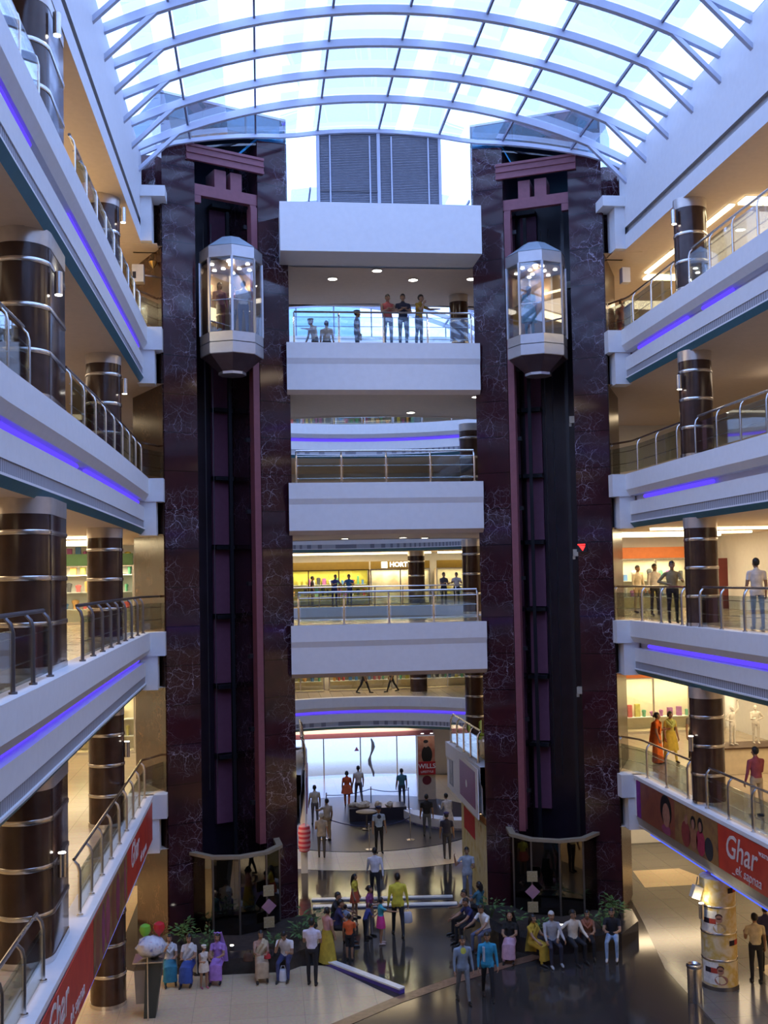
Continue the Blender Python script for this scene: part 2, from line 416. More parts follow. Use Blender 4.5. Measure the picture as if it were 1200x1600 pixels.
    bm = bmesh.new(); bm.from_mesh(me0); bmesh.ops.recalc_face_normals(bm, faces=bm.faces); bm.to_mesh(me0); bm.free()
    ob = bpy.data.objects.new('tmp', me0); COL.objects.link(ob)
    md = ob.modifiers.new('r', 'REMESH'); md.mode = 'VOXEL'; md.voxel_size = vox
    ms = ob.modifiers.new('s', 'SMOOTH'); ms.factor = .5; ms.iterations = 2
    bpy.context.view_layer.update()
    dg = bpy.context.evaluated_depsgraph_get()
    me = bpy.data.meshes.new_from_object(ob.evaluated_get(dg))
    bpy.data.objects.remove(ob); bpy.data.meshes.remove(me0)
    me.name = 'person'
    nf = len(me.polygons)
    C = np.empty(nf*3, dtype=np.float32); me.polygons.foreach_get('center', C); C = C.reshape(-1, 3)
    best = np.full(nf, 1e9, dtype=np.float32); zi = np.zeros(nf, dtype=np.int32)
    Z = ['skin', 'top', 'bottom', 'shoe', 'eye', 'lip', 'brow', 'collar']
    for p, q, a, b, z in zones:
        p = np.array(p, dtype=np.float32); q = np.array(q, dtype=np.float32); d = q-p
        t = np.clip(((C-p) @ d)/max(float(d @ d), 1e-8), 0, 1)
        dist = np.linalg.norm(C-(p+t[:, None]*d), axis=1)-(a+(b-a)*t)
        m_ = dist < best; best[m_] = dist[m_]; zi[m_] = Z.index(z)
    def near(pt, r, z):
        m_ = np.linalg.norm((C-np.array(pt, dtype=np.float32)), axis=1) < r
        m_ &= (zi == 0); zi[m_] = Z.index(z)
    for sd in (1, -1):
        near(hd(sd*.032, -.086, .004), .0135, 'eye'); near(hd(sd*.024, -.090, .030), .011, 'brow'); near(hd(sd*.040, -.084, .030), .011, 'brow')
    near(hd(.012, -.094, -.062), .013, 'lip'); near(hd(-.012, -.094, -.062), .013, 'lip')
    if collar:
        m_ = (np.linalg.norm(C-np.array(sp(.43, -.12), dtype=np.float32), axis=1) < .085) & (zi == 1); zi[m_] = 7
    sk = plain('skin_%d' % int(skin*100), tuple(c*skin for c in (.30, .165, .095)), .55) if skin else SKIN
    for m_ in (sk, cloth(top), cloth(bot), shoe and cloth(shoe, .5) or SHOE, EYE, LIP, HAIR, cloth(collar or top)): me.materials.append(m_)
    me.polygons.foreach_set('material_index', zi); me.polygons.foreach_set('use_smooth', [True]*nf)
    me.transform(Matrix.Scale(s, 4)); me.update()
    o = bpy.data.objects.new('person', me); COL.objects.link(o)
    tag(o, label, cat, group); o.location = loc; o.rotation_euler.z = R(rot)
    # hair
    def child(name, m, mats, smooth=True):
        c = m.build(name, mats, o, smooth); c.data.transform(Matrix.Scale(s, 4)); return c
    if hair and hair != 'hidden':
        hm = MB(); rings = []; nn = 20; K = 10
        for k in range(K+1):
            t = -PI*.30+(PI*.80)*k/K; ring = []
            for i in range(nn):
                a = 2*PI*i/nn; ca, sa = math.cos(a), math.sin(a)   # sa<0 is the face side
                q = max(math.cos(t), .03); x, y, z = .085*q*ca, .014+.103*q*sa, .026+.107*math.sin(t)
                front = max(0, -sa-.15)
                if z < .048 and front > 0 and sa < -.2:
                    x *= .72; y = .012+(y-.012)*.62
                elif z < -.015 and sa < .25: x *= .80; y *= .8
                ring.append(hd(x, y, z))
            rings.append(ring)
        hm.loft(rings)
        if female:
            for sd in (1, -1): hm.ball(hd(sd*.066, .025, -.005), (.026, .060, .070), 10)
        if hair == 'long':
            b = hd(0, .085, .0); hm.tube([hd(0, .075, .05), hd(0, .088, -.05), sp(.52, .095), sp(.34, .118), sp(.22, .105)], [.062, .072, .062, .045, .014], 10)
        if hair == 'shoulder': hm.tube([hd(0, .07, .04), hd(0, .085, -.06), sp(.50, .09)], [.074, .084, .05], 10)
        if hair == 'bun': hm.ball(hd(0, .118, -.01), .045, 10)
        if hair == 'braid': hm.tube([hd(0, .08, -.02), sp(.50, .09), sp(.35, .13), sp(.12, .13)], [.055, .032, .026, .010], 8)
        child('hair', hm, GREYHAIR if hair == 'grey' else HAIR)
    if cap:
        cm = MB(); rings = []
        for r_, z in ((.092, .045), (.098, .075), (.106, .112), (.070, .128), (.01, .132)):
            rings.append([hd(r_*math.cos(2*PI*i/18), .012+r_*1.12*math.sin(2*PI*i/18), z) for i in range(18)])
        cm.loft(rings)
        cm.loft([[hd(x*.07, -.085-.055*math.sqrt(max(0, 1-x*x))*e, .046-.012*e+dz) for dz in (0, .008) for x in ((-1, -.5, 0, .5, 1) if dz == 0 else (1, .5, 0, -.5, -1))] for e in (0, 1)])
        child('cap', cm, cloth(cap))
    # skirt, kurta, sari drape
    if skirt:
        col, hz, flare = skirt; sm = MB(); rings = []; nn = 28
        if pose in ('sit', 'crouch'):
            kk = (hips[0][1]+hips[1][1])/2+P; aa = (hips[0][2]+hips[1][2])/2+P
            path = [(sp(.08), .15, .115), (sp(-.02, -.03), .19, .125), ((P+kk)/2+V((0, 0, .01)), .185, .105), (kk+V((0, -.02, .005)), .185, .10),
                    (kk.lerp(aa, .35)+V((0, -.02, 0)), .19, .10), (kk.lerp(aa, .85), .205, .12)]
            for i_, (c, rx, ry) in enumerate(path):
                d = (path[min(i_+1, len(path)-1)][0]-path[max(i_-1, 0)][0]).normalized(); xx = V((1, 0, 0)); yy = d.cross(xx).normalized()
                ring = []
                for i in range(nn):
                    a = 2*PI*i/nn; w_ = 1+.05*math.sin(a*7+i_)*(i_ > 1); ring.append(c+xx*rx*w_*math.cos(a)+yy*ry*w_*math.sin(a))
                rings.append(ring)
        else:
            z0 = sp(.12)
            for k in range(8):
                t = k/7; z = z0.z+(hz/s-z0.z)*t
                rx = hipw*1.02+(flare)*t+.02*math.sin(PI*t); ry = .118+flare*.9*t
                cx = z0.lerp(P, min(1, t*2)); ring = []
                for i in range(nn):
                    a = 2*PI*i/nn; w_ = 1+.07*t*math.sin(a*8)
                    ring.append(V((cx.x+rx*w_*math.cos(a), cx.y+ry*w_*math.sin(a), z)))
                rings.append(ring)
        sm.loft(rings); child('skirt', sm, cloth(col))
    if scarf and scarf[1] == 'stripes':
        d = MB()
        for xo in (-.085, -.115): d.tube([sp(z_, -.112+.03*(abs(xo)-.085)/.03+.0*z_, xo) for z_ in (.06, .18, .30, .40, .44)], .010, 6)
        child('jacket_stripes', d, cloth(scarf[0])); scarf = None
    if scarf:
        col, style = scarf; d = MB()
        if style == 'sari':
            pts = [(sp(.08, -.125, -.13), .10), (sp(.25, -.135, -.02), .12), (sp(.40, -.128, .10), .12), (sp(.505, -.02, .14), .10), (sp(.40, .125, .13), .11), (sp(.15, .14, .12), .13), (sp(-.15, .16, .10), .16), (sp(-.35, .17, .09), .17)]
        elif style == 'dupatta':
            pts = [(sp(-.25, .17, .16), .11), (sp(.10, .15, .15), .10), (sp(.40, .12, .13), .09), (sp(.51, 0, .12), .08), (sp(.42, -.13, .08), .09), (sp(.33, -.15, 0), .09), (sp(.42, -.13, -.08), .09), (sp(.51, 0, -.12), .08), (sp(.38, .13, -.14), .10), (sp(.05, .16, -.16), .12), (sp(-.25, .18, -.17), .14)]
        else:   # veil over the head
            pts = [(sp(-.1, .15, .12), .16), (sp(.3, .135, .08), .17), (sp(.5, .12, .03), .15), (hd(0, .115, .02), .13), (hd(0, .03, .135), .12), (hd(0, -.03, .128), .10)]
        rg = []
        for i, (p, w_) in enumerate(pts):
            dd = (pts[min(i+1, len(pts)-1)][0]-pts[max(i-1, 0)][0]).normalized()
            out = p-P; out.z = 0
            if style == 'veil': sdv = V((1, 0, 0))
            else:
                out = (p-sp(.30)); out = out-dd*out.dot(dd); sdv = dd.cross(out).normalized() if out.length > .01 else V((1, 0, 0))
            nm_ = dd.cross(sdv).normalized()
            rg.append([p+sdv*w_*u_+nm_*(t_+.012*math.cos(u_*6)) for t_, us in ((-.007, (-1, -.5, 0, .5, 1)), (.007, (1, .5, 0, -.5, -1))) for u_ in us])
        d.loft(rg); child('drape', d, cloth(col))
    o_h = [v*s for v in hands]; HANDS[o.name] = o_h
    return o

# ------------------------------------------------------------------ levels and plan
G, L1, L2, L3, L4, L5 = 0.0, 4.43, 9.08, 13.55, 18.0, 22.2
XL, XR = -3.2, 11.13              # edges of the side galleries
C2, R2 = (4.4, 46.3), 8.2         # round hall behind the lifts
TWR = {'l': ((-.885, 32.4), R(25.5)), 'r': ((8.865, 32.4), R(-25.5))}
def tw(side, x, y):               # tower-local (x along the face to its right, y back) -> plan
    (cx, cy), a = TWR[side]
    return (cx+x*math.cos(a)-y*math.sin(a), cy+x*math.sin(a)+y*math.cos(a))
TD = 2.7                          # tower depth
tl = [tw('l', -2.09, 0), tw('l', -2.09, TD), tw('l', 2.09, TD), tw('l', 2.09, 0)]
tr = [tw('r', -2.09, 0), tw('r', -2.09, TD), tw('r', 2.09, TD), tw('r', 2.09, 0)]
def arc(a0, a1, n=24, r=R2): return [(C2[0]+r*math.cos(a0+(a1-a0)*i/n), C2[1]+r*math.sin(a0+(a1-a0)*i/n)) for i in range(n+1)]
def plate(name, polys, z, mat):
    """flat plate from an outline and holes"""
    bm = bmesh.new(); edges = []
    for poly in polys:
        vs = [bm.verts.new((x, y, z)) for x, y in poly]
        edges += [bm.edges.new((vs[i], vs[(i+1) % len(vs)])) for i in range(len(vs))]
    bmesh.ops.triangle_fill(bm, use_beauty=True, use_dissolve=False, edges=edges)
    me = bpy.data.meshes.new(name); bm.to_mesh(me); bm.free(); me.materials.append(mat)
    o = bpy.data.objects.new(name, me); COL.objects.link(o); return struct(o)
YF, YB, WX0, WX1, YE = -6.0, 33.05, -10.0, 18.0, 62.0
near = [(XL, YF+5.0), (XR, YF+5.0)]
def edge(side, z):
    """plan of a gallery edge, gently bowed on the third floor"""
    bow = {L3: .26, L2: -.10}.get(z, .06); pts = []
    for i in range(17):
        y = -1+32.3*i/16; t = (y-31.3)/16
        d = bow*min(1, t*t)
        pts.append(((XL-d) if side == 'l' else (XR+d*.8), y))
    if z == L5: return [(-3.50+.15*(y+1)/32.3, y) if side == 'l' else (11.45-.15*(y+1)/32.3, y) for _, y in pts]
    return pts
def ringz(z, a0, a1, n=48, o=0.0):
    """edge of the round hall; on the fourth floor the gallery comes closer"""
    if z == L4: return [(4.4+(8.2+o)*math.cos(a0+(a1-a0)*i/n), 44.4+(6.3+o)*math.sin(a0+(a1-a0)*i/n)) for i in range(n+1)]
    return arc(a0, a1, n, R2+o)
def outline(z, o=.25):
    out = [(WX0, YF), (WX1, YF), (WX1, YE), (WX0, YE)]
    el = [(x-o, y) for x, y in edge('l', z)]; er = [(x+o, y) for x, y in edge('r', z)]
    hole = el+[tl[0], tl[1], tl[2], tl[3]]
    if z != L1:
        hole += [(1.2, YB+o), (6.8, YB+o)]+[tr[0], tr[1], tr[2], tr[3]]+er[::-1]
        return [out, hole, ringz(z, 0, 2*PI, 48, o)[:-1]]
    hole += [(1.55-o, 39.0)]
    a0 = math.atan2(39.0-C2[1], 1.55-C2[0]); a1 = math.atan2(39.0-C2[1], 6.7-C2[0])
    hole += arc(a0 % (2*PI), a1 % (2*PI)-2*PI, 40, R2+o)[1:-1]+[(6.7+o, 39.0)]+[tr[0], tr[1], tr[2], tr[3]]+er[::-1]
    return [out, hole]
for nm, z in (('floor_first', L1), ('floor_second', L2), ('floor_third', L3), ('floor_fourth', L4)):
    plate(nm, outline(z), z-.005, FLOORT)
    plate(nm.replace('floor', 'ceiling_below'), outline(z, .36), z-1.62, SOFFIT)
plate('ceiling_fourth', outline(L5, .36), 20.5, SOFFIT)

# fascia bands
PROF = [(-.45, 0), (0, 0), (0, -.48), (-.12, -.66), (-.36, -.66), (-.36, -.84), (-.14, -.84), (-.14, -1.24), (-.16, -1.24), (-.16, -1.45), (-.12, -1.45), (-.12, -1.49), (-.24, -1.635), (-.5, -1.635)]
PM = [0, 0, 0, 0, 1, 1, 0, 0, 2, 0, 0, 3, 5]
PROF1 = [(-.45, 0), (.05, 0), (.05, -.10), (0, -.10), (0, -1.22), (-.03, -1.22), (-.10, -1.50), (-.10, -1.56), (-.26, -1.56), (-.26, -1.64), (-.5, -1.64)]
PM1 = [0, 0, 0, 0, 0, 4, 0, 0, 1, 5]
PROFB = [(-.45, 0), (0, 0), (0, -.50), (-.055, -.68), (-.055, -1.50), (-.2, -1.635), (-.5, -1.635)]
PMB = [0, 0, 0, 0, 5, 5]
FM = [WHITE, GROOVE, GRILLE, TEAL, plain('grey_trim_paint', (.42, .41, .40), .5), SOFFIT]
tn = [0]
def fascia(z, path, prof=PROF, pm=PM, side=1):
    tn[0] += 1
    return struct(MB().sweep([(o, z+q) for o, q in prof], path, pm, side).build('trim_%d' % tn[0], FM))
for z in (L1, L2, L3, L4):
    p, m_ = (PROF1, PM1) if z == L1 else (PROF, PM)
    fascia(z, edge('l', z), p, m_, 1); fascia(z, edge('r', z), p, m_, -1)
    # returns at the lift towers
    for sd in (-1, 1):
        x0 = XL if sd < 0 else XR; s_ = -sd
        b = MB(); b.box((min(x0-s_*.3, x0+s_*.42), 31.15, z-.68), (max(x0-s_*.3, x0+s_*.42), 31.75, z))
        b.box((min(x0-s_*.3, x0+s_*.20), 31.20, z-1.66), (max(x0-s_*.3, x0+s_*.20), 31.75, z-.68))
        tn[0] += 1; struct(b.build('trim_%d' % tn[0], [WHITE]))
    if z != L1: fascia(z, [(.9, YB), (7.1, YB)], PROFB, PMB, 1)
    # far side of the round hall
    zz = z
    if z == L1:
        a0 = math.atan2(39.0-C2[1], 1.55-C2[0]) % (2*PI); a1 = math.atan2(39.0-C2[1], 6.7-C2[0]) % (2*PI)-2*PI
        fascia(z, [(1.15, 33.4), (1.55, 39.0)], PROFB, PMB, 1); fascia(z, [(6.85, 33.4), (6.7, 39.0)], PROFB, PMB, -1)
        fascia(z, arc(a0, a1, 40), PROF, PM, 1)
    else:
        fascia(z, ringz(z, PI*1.5, -PI*.5, 48), PROF, PM, 1)
# top band under the vault
P5 = [(-.5, 23.2), (0, 23.2), (0, 21.16), (-.10, 21.16), (-.10, 20.94), (0, 20.94), (0, 20.48), (-.5, 20.48)]
M5 = [0, 0, 4, 4, 4, 0, 5]
fascia(0, [(-3.50, -6), (-3.35, 31.4)], P5, M5, 1); fascia(0, [(11.45, -6), (11.3, 31.4)], P5, M5, -1)
for sd, x0 in ((-1, -3.35), (1, 11.3)):
    s_ = -sd; b = MB(); b.box((min(x0, x0+s_*.72), 30.9, 21.80), (max(x0, x0+s_*.72), 31.7, 22.12)); b.box((min(x0, x0+s_*.32), 31.0, 20.5), (max(x0, x0+s_*.32), 31.7, 21.80))
    tn[0] += 1; struct(b.build('trim_%d' % tn[0], [WHITE]))
b = MB(); b.box((.72, 31.72, 20.5), (6.95, 33.2, 22.02))
struct(b.build('trim_bridge', [WHITE]))

# walls and roof
struct(MB().box((-3.95, 31.2, 20.47), (-2.9, 32.0, 20.49)).box((11.0, 31.2, 20.47), (11.9, 32.0, 20.49)).build('trim_soffit_ends', [SOFFIT])); struct(MB().box((-3.7, 32.0, 20.5), (-2.86, 32.2, 23.45)).build('wall_left_infill', [MARB])); struct(MB().box((10.95, 32.0, 20.5), (11.6, 32.2, 23.45)).build('wall_right_infill', [MARB]))
def wall(name, lo, hi, m=WHITE): return struct(MB().box(lo, hi).build(name, [m]))
wall('wall_left', (WX0-.2, YF, 0), (WX0, YE, 23.2)); wall('wall_right', (WX1, YF, 0), (WX1+.2, YE, 23.2))
wall('wall_front', (WX0, YF-.2, 0), (WX1, YF, 25.2))
b = MB()
b.box((WX0, 58.5, 4.0), (WX1, 58.7, 23.2)); b.box((WX0, 56.4, 0), (1.2, 56.6, 4.0)); b.box((9.0, 56.4, 0), (WX1, 56.6, 4.0)); b.box((1.2, 56.4, 2.35), (9.0, 56.6, 4.0))
struct(b.build('wall_back', [WHITE]))
b = MB(); b.box((WX0, YF, 23.0), (-3.5, YE, 23.2)); b.box((11.45, YF, 23.0), (WX1, YE, 23.2)); b.box((-3.5, 54.6, 23.0), (11.45, YE, 23.2))
b.box((1.3, 33.3, 21.9), (6.65, 38.1, 22.1)); b.box((-3.5, 36.0, 21.9), (1.3, 38.1, 22.1)); b.box((6.65, 36.0, 21.9), (11.45, 38.1, 22.1)); b.box((-3.5, 38.0, 20.5), (-3.3, 54.6, 23.2)); b.box((11.25, 38.0, 20.5), (11.45, 54.6, 23.2)); b.box((-3.5, 38.0, 20.5), (11.45, 38.2, 22.1)); b.box((-3.5, 54.5, 20.5), (11.45, 54.6, 23.2))
struct(b.build('ceiling_roof', [WHITE]))
b = MB()
# ground
plate('floor_ground', [[(WX0, YF), (WX1, YF), (WX1, 56.5), (WX0, 56.5)]], 0, GRANITE)
plate('floor_pavement', [[(-60, 56.5), (70, 56.5), (70, 120), (-60, 120)]], -.02, plain('outdoor_paving', (.90, .82, .68), .7))
plate('floor_cream_inlay', [[(-4.2, 30.2), (-3.0, 29.3), (1.15, 29.35), (1.62, 29.30), (3.22, 26.70), (1.60, 25.40), (-.5, 23.9), (-3.0, 22.4), (-4.2, 22.0)]], .006, CREAM)
bp = [(-4.2, 21.7), (-3.0, 22.1), (-.5, 23.6), (1.60, 25.1), (3.3, 26.45), (5.03, 27.55), (6.6, 28.4), (7.9, 29.0)]
plate('floor_border', [bp+[(x-.18, y+.32) for x, y in bp[::-1]]], .009, BORDER)
rc = [(x, y) for x, y in arc(PI*1.16, PI*1.84, 30, 7.9)]; ri = [(x, y) for x, y in arc(PI*1.84, PI*1.16, 30, 5.35)]
plate('floor_cream_ring', [rc+ri], .006, CREAM)
plate('floor_display_disc', [arc(0, 2*PI, 48, 5.3)[:-1]], .012, CARPET)
plate('floor_hall_cream', [arc(PI*.0, PI*1.0, 30, 11.0)+arc(PI*1.0, PI*.0, 30, 5.35)], .005, CREAM)
plate('floor_right_inlay', [[(12.6, 34.6), (15.2, 34.6), (14.6, 36.6), (12.9, 36.6)]],   .008, CREAM)
plate('floor_left_gallery', [[(WX0, YF), (-4.2, YF), (-4.2, 38), (WX0, 38)]], .006, CREAM)
plate('floor_right_reflection', [[(9.9, 14), (WX1, 14), (WX1, 40), (12.2, 40), (11.9, 34.5), (11.3, 31.3), (10.5, 27.5)]], .004, tiles('grey_reflection_floor', (.19, .17, .14), (.17, .155, .13), (.09, .08, .07), .9, .16)); plate('floor_right_cream', [[(12.9, 14), (WX1, 14), (WX1, 29), (12.9, 27.2)]], .008, CREAM)  # grey plate: brighter floor reflection painted in, outline along the tower's reflected edge
# ------------------------------------------------------------------ glazed vault
X0V, CRV, RV = 3.97, 24.95, 17.0
def zv(x): return CRV-RV+math.sqrt(RV*RV-(x-X0V)**2)
XA, XB = -3.48, 11.42
EAVE = [XA+(XB-XA)*i/28 for i in range(29)]
def rib(y, name, parent, w=.14, d=.20, brace=True, m=BLUESTEEL, yf=None):
    b = MB()
    def ring(x, z, yy):
        nx, nz = (x-X0V)/RV, (z-(CRV-RV))/RV
        return [(x+nx*s_*d/2, yy+t*w/2, z+nz*s_*d/2-.09) for s_, t in ((-1, -1), (-1, 1), (1, 1), (1, -1))]
    b.loft([ring(x, zv(x), y if yf is None else yf(x)) for x in EAVE])
    o = b.build(name, [m], parent)
    if brace:
        for sd, xe in ((1, XA), (-1, XB)):
            q = MB(); xs = xe+sd*1.35; q.bar((xs, y, zv(xs)-.1), (xe+sd*.04, y, 22.45), .10, .13, up=(0, 1, 0)); q.build('brace', [m], o)
    return o
def yend(x):
    pts = [(-9, 31.35), (-2.72, 31.45), (1.0, 33.2), (6.95, 33.2), (10.7, 31.45), (20, 31.35)]
    for (a, ya), (b_, yb) in zip(pts, pts[1:]):
        if a <= x <= b_: return ya+(yb-ya)*(x-a)/(b_-a)
sky = thing('skylight', 'barrel vaulted glass skylight with pale blue ribs over the main hall', 'skylight', (0, 0, 0))
ys = [30.8-1.66*i for i in range(23)]
for y in ys: rib(y, 'arch_rib', sky)
rib(0, 'end_frame', sky, .10, .12, False, BLUESTEEL, lambda x: yend(x)-.12)
for k in range(-3, 4):
    x = X0V+1.97*k; MB().bar((x, -6, zv(x)), (x, yend(x)-.1, zv(x)), .055, .09).build('purlin', [PURLIN], sky)
for x in (XA, XB): MB().bar((x, -6, 23.2), (x, 31.4, 23.2), .10, .12).build('eave_rail', [PURLIN], sky)
b = MB()
for i in range(28):
    x, x2 = EAVE[i], EAVE[i+1]; b._add([(x, -6, zv(x)+.03), (x, yend(x), zv(x)+.03), (x2, yend(x2), zv(x2)+.03), (x2, -6, zv(x2)+.03)], [(0, 1, 2, 3)])
b.build('glazing', [GLSROOF], sky, True)
sky2 = thing('skylight', 'second vaulted skylight with gabled end seen through the fourth floor bridge opening', 'skylight', (0, 0, 0))
for y in (39.5, 42.2, 44.9, 47.6, 50.3, 53.0, 54.5): rib(y, 'arch_rib', sky2)
for k in range(-3, 4):
    x = X0V+1.97*k; MB().bar((x, 38.1, zv(x)), (x, 54.5, zv(x)), .055, .09).build('purlin', [PURLIN], sky2)
    MB().bar((x, 54.5, 23.2), (x, 54.5, zv(x)), .06, .06, up=(0, 1, 0)).build('gable_mullion', [PURLIN], sky2)
b = MB()
for i in range(28):
    x, x2 = EAVE[i], EAVE[i+1]; b._add([(x, 38.1, zv(x)+.03), (x, 54.5, zv(x)+.03), (x2, 54.5, zv(x2)+.03), (x2, 38.1, zv(x2)+.03)], [(0, 1, 2, 3)])
    b._add([(x, 54.5, 23.2), (x2, 54.5, 23.2), (x2, 54.5, zv(x2)), (x, 54.5, zv(x))], [(0, 1, 2, 3)])
b.build('glazing', [GLSROOF], sky2, True)
tag(MB().box((1.6, 57, 23.2), (5.6, 60, 26.6)).build('rooftop_penthouse', [plain('pale_blue_cladding', (.30, .52, .66), .3)]), 'pale blue rooftop block beyond the second skylight gable', 'penthouse')
# louvre screen and gable panes above the top bridge
lv = thing('louvre_screen', 'grey slatted louvre screen above the top bridge beam', 'louvre', (0, 33.15, 0))
sl = MB()
for i in range(46):
    z = 22.42+i*.0535
    sl._add([(2.02, -.02, z), (5.92, -.02, z), (5.92, .05, z+.045), (2.02, .05, z+.045)], [(0, 1, 2, 3)])
    sl.box((2.02, -.025, z-.004), (5.92, -.012, z+.022))
sl.build('slats', [plain('louvre_slat', (.30, .31, .36), .5)], lv)
MB().box((1.95, .06, 22.05), (5.95, .10, 24.9)).build('backing_sheet', [plain('louvre_back', (.16, .165, .2), .6)], lv)
for x, r_ in ((2.0, .05), (3.94, .055), (5.93, .05)): MB().bar((x, -.04, 21.95), (x, -.04, zv(x)-.08), r_*1.8, .08, up=(0, 1, 0)).build('mullion', [BLUESTEEL], lv)
for x in (2.38, 3.66, 4.36, 5.56): MB().bar((x, -.05, 22.1), (x, -.05, 24.7), .045, .03, up=(0, 1, 0)).build('rod', [BLUESTEEL], lv)
MB().box((1.95, -.07, 22.20), (5.98, 0, 22.34)).build('bottom_rail', [BLUESTEEL], lv); MB().box((2.0, -.06, 22.88), (3.9, -.01, 22.92)).build('cross_rail', [DKSTEEL], lv)
for i, (x0, x1) in enumerate(((.95, 1.95), (5.98, 7.0))):
    w = thing('window_%d' % (i+1), 'gable pane', 'window', (0, 33.15, 0)); del w['category'], w['label']; w['kind'] = 'structure'
    MB().box((x0, 0, 22.02), (x1, .02, 24.5)).build('window_pane', [GLSROOF], w); MB().box((x0, -.03, 22.02), (x1, .04, 22.10)).build('window_sill', [PURLIN], w)

# ------------------------------------------------------------------ lift towers
def tower(side, lab):
    (cx, cy), a = TWR[side]; m = 1 if side == 'l' else -1
    t = thing('elevator_tower', lab, 'elevator tower', (cx, cy, 0), a)
    def bx(lo, hi, mb=None):
        mb = mb or MB(); x0, x1 = sorted((lo[0]*m, hi[0]*m)); mb.box((x0, lo[1], lo[2]), (x1, hi[1], hi[2])); return mb
    def slope(x0, x1, z0a, z0b, z1, y0=0, y1=TD):
        x0, x1 = x0*m, x1*m
        return MB()._add([(x0, y0, z1[0]), (x1, y0, z1[0]), (x1, y1, z1[0]), (x0, y1, z1[0]), (x0, y0, z0a), (x1, y0, z0b), (x1, y1, z0b), (x0, y1, z0a)],
                         [(0, 3, 2, 1), (4, 5, 6, 7), (0, 1, 5, 4), (1, 2, 6, 5), (2, 3, 7, 6), (3, 0, 4, 7)])
    slope(-2.09, -1.05, 23.45, 23.95, (0,)).build('marble_pier', [MARB], t)
    slope(1.05, 2.09, 24.35, 24.45, (0,)).build('marble_pier', [MARB], t)
    bx((-2.115, .06, 0), (-2.092, TD, 22.0)).build('side_cladding', [MARBO], t)['label'] = 'rust brown marble side cladding'
    bx((-1.05, 2.45, 0), (1.05, TD, 25.15)).build('shaft_back_wall', [SHAFT], t); bx((-1.05, .10, 24.44), (1.05, 2.45, 24.48)).build('shaft_lid', [SHAFT], t)
    slope(-2.09, 2.09, 25.25, 25.25, (24.5,), .02, TD).build('roof_glass_box', [GLSTEAL], t)
    q = MB(); q._add([(-2.09*m, .03, 23.46), (2.09*m, .03, 24.46), (2.09*m, .03, 24.5), (-2.09*m, .03, 24.5)], [(0, 1, 2, 3)])
    q._add([(-2.09*m, .03, 23.46), (-2.09*m, TD, 23.46), (-2.09*m, TD, 24.5), (-2.09*m, .03, 24.5)], [(0, 1, 2, 3)]); q.build('roof_glass_skirt', [GLSTEAL], t)
    fr = MB()
    for x in (-2.05, -.7, .7, 2.05): fr.bar((x*m, .06, 24.46), (x*m, .06, 25.22), .05, .05, up=(0, 1, 0))
    fr.bar((-2.09, .05, 25.22), (2.09, .05, 25.22), .07, .07); fr.build('roof_box_frame', [BLUESTEEL], t)
    for x in (.93,):
        c = MB(); c.box((x*m-.105, .02, 2.5), (x*m+.105, .06, 22.2)); c.box((x*m-.105, .28, 2.5), (x*m+.105, .32, 22.2)); c.box((x*m-.02, .06, 2.5), (x*m+.02, .28, 22.2)); c.box((x*m-.105, .06, 2.5), (x*m-.09, .28, 22.2))
        c.build('steel_column', [MAROON], t)
    for k in range(9):
        z = 2.75+k*2.24
        bx((.40, 2.30, z), (.96, 2.44, z+2.08)).build('wall_panel', [plain('mauve_panel', (.30, .105, .165), .5)], t)
        bx((.38, 2.0, z+2.08), (1.02, 2.44, z+2.20)).build('tie_bracket', [BLACKM], t)
        bx((.70, .30, z+.9), (1.0, .45, z+1.02)).build('tie_bracket', [BLACKM], t)
    for x, y in ((.62, 1.35), (-.62, 1.35)):
        c = MB(); c.box((x*m-.055, y-.02, .6), (x*m+.055, y+.02, 22.4)); c.box((x*m-.02, y, .6), (x*m+.02, y+.16, 22.4)); c.build('guide_rail', [BLACKM], t)
    for x in (-.12, .14): MB().cyl((x*m, 1.6, 4.0), (x*m, 1.6, 22.0), .016, n=6).build('hoist_cable', [DKSTEEL], t)
    for z in (6.7, 11.1, 15.4, 19.8): 
        q = bx((-.96, 1.0, z), (-.74, 1.2, z+.22)); bx((-.80, 1.05, z-.10), (-.72, 1.12, z), q); q.build('junction_box', [plain('cream_plastic', (.62, .56, .44), .5)], t)
    q = bx((-1.32, -.10, 23.28), (1.25, .0, 23.36)); bx((-1.32, -.10, 23.70), (1.25, 0, 23.78), q); bx((-1.32, -.06, 23.36), (1.25, -.03, 23.70), q); bx((-1.32, -.10, 23.50), (1.25, 0, 23.55), q); q.build('crosshead_beam', [MAROON], t)
    q = bx((-1.06, .05, 22.28), (1.05, .25, 22.62)); bx((-1.04, .06, 22.05), (-.82, .24, 22.30), q); bx((.82, .06, 22.05), (1.03, .24, 22.30), q); q.build('crosshead_beam', [MAROON], t)
    for x0 in (-.35, .18):
        q = MB(); q.loft([[(m*(x0+dx), yy, z) for dx, yy in ((0, .1), (.38, .1), (.38, .8), (0, .8))] for z, dx_ in ((22.62, 0), (22.80, .05), (23.2, 0))]); q.build('motor_mount', [MAROON], t)
    # street level lobby: octagonal canopy ring and dark glass
    oc = [(1.5*math.cos(u), .1+1.5*math.sin(u)) for u in (PI, PI*1.22, PI*1.40, PI*1.60, PI*1.78, 2*PI)]
    oi = [(1.3*math.cos(u), .1+1.3*math.sin(u)) for u in (2*PI, PI*1.78, PI*1.60, PI*1.40, PI*1.22, PI)]
    MB().prism(oc+oi, 2.53, 2.62).build('canopy_ring', [plain('beige_canopy', (.30, .25, .17), .4)], t)
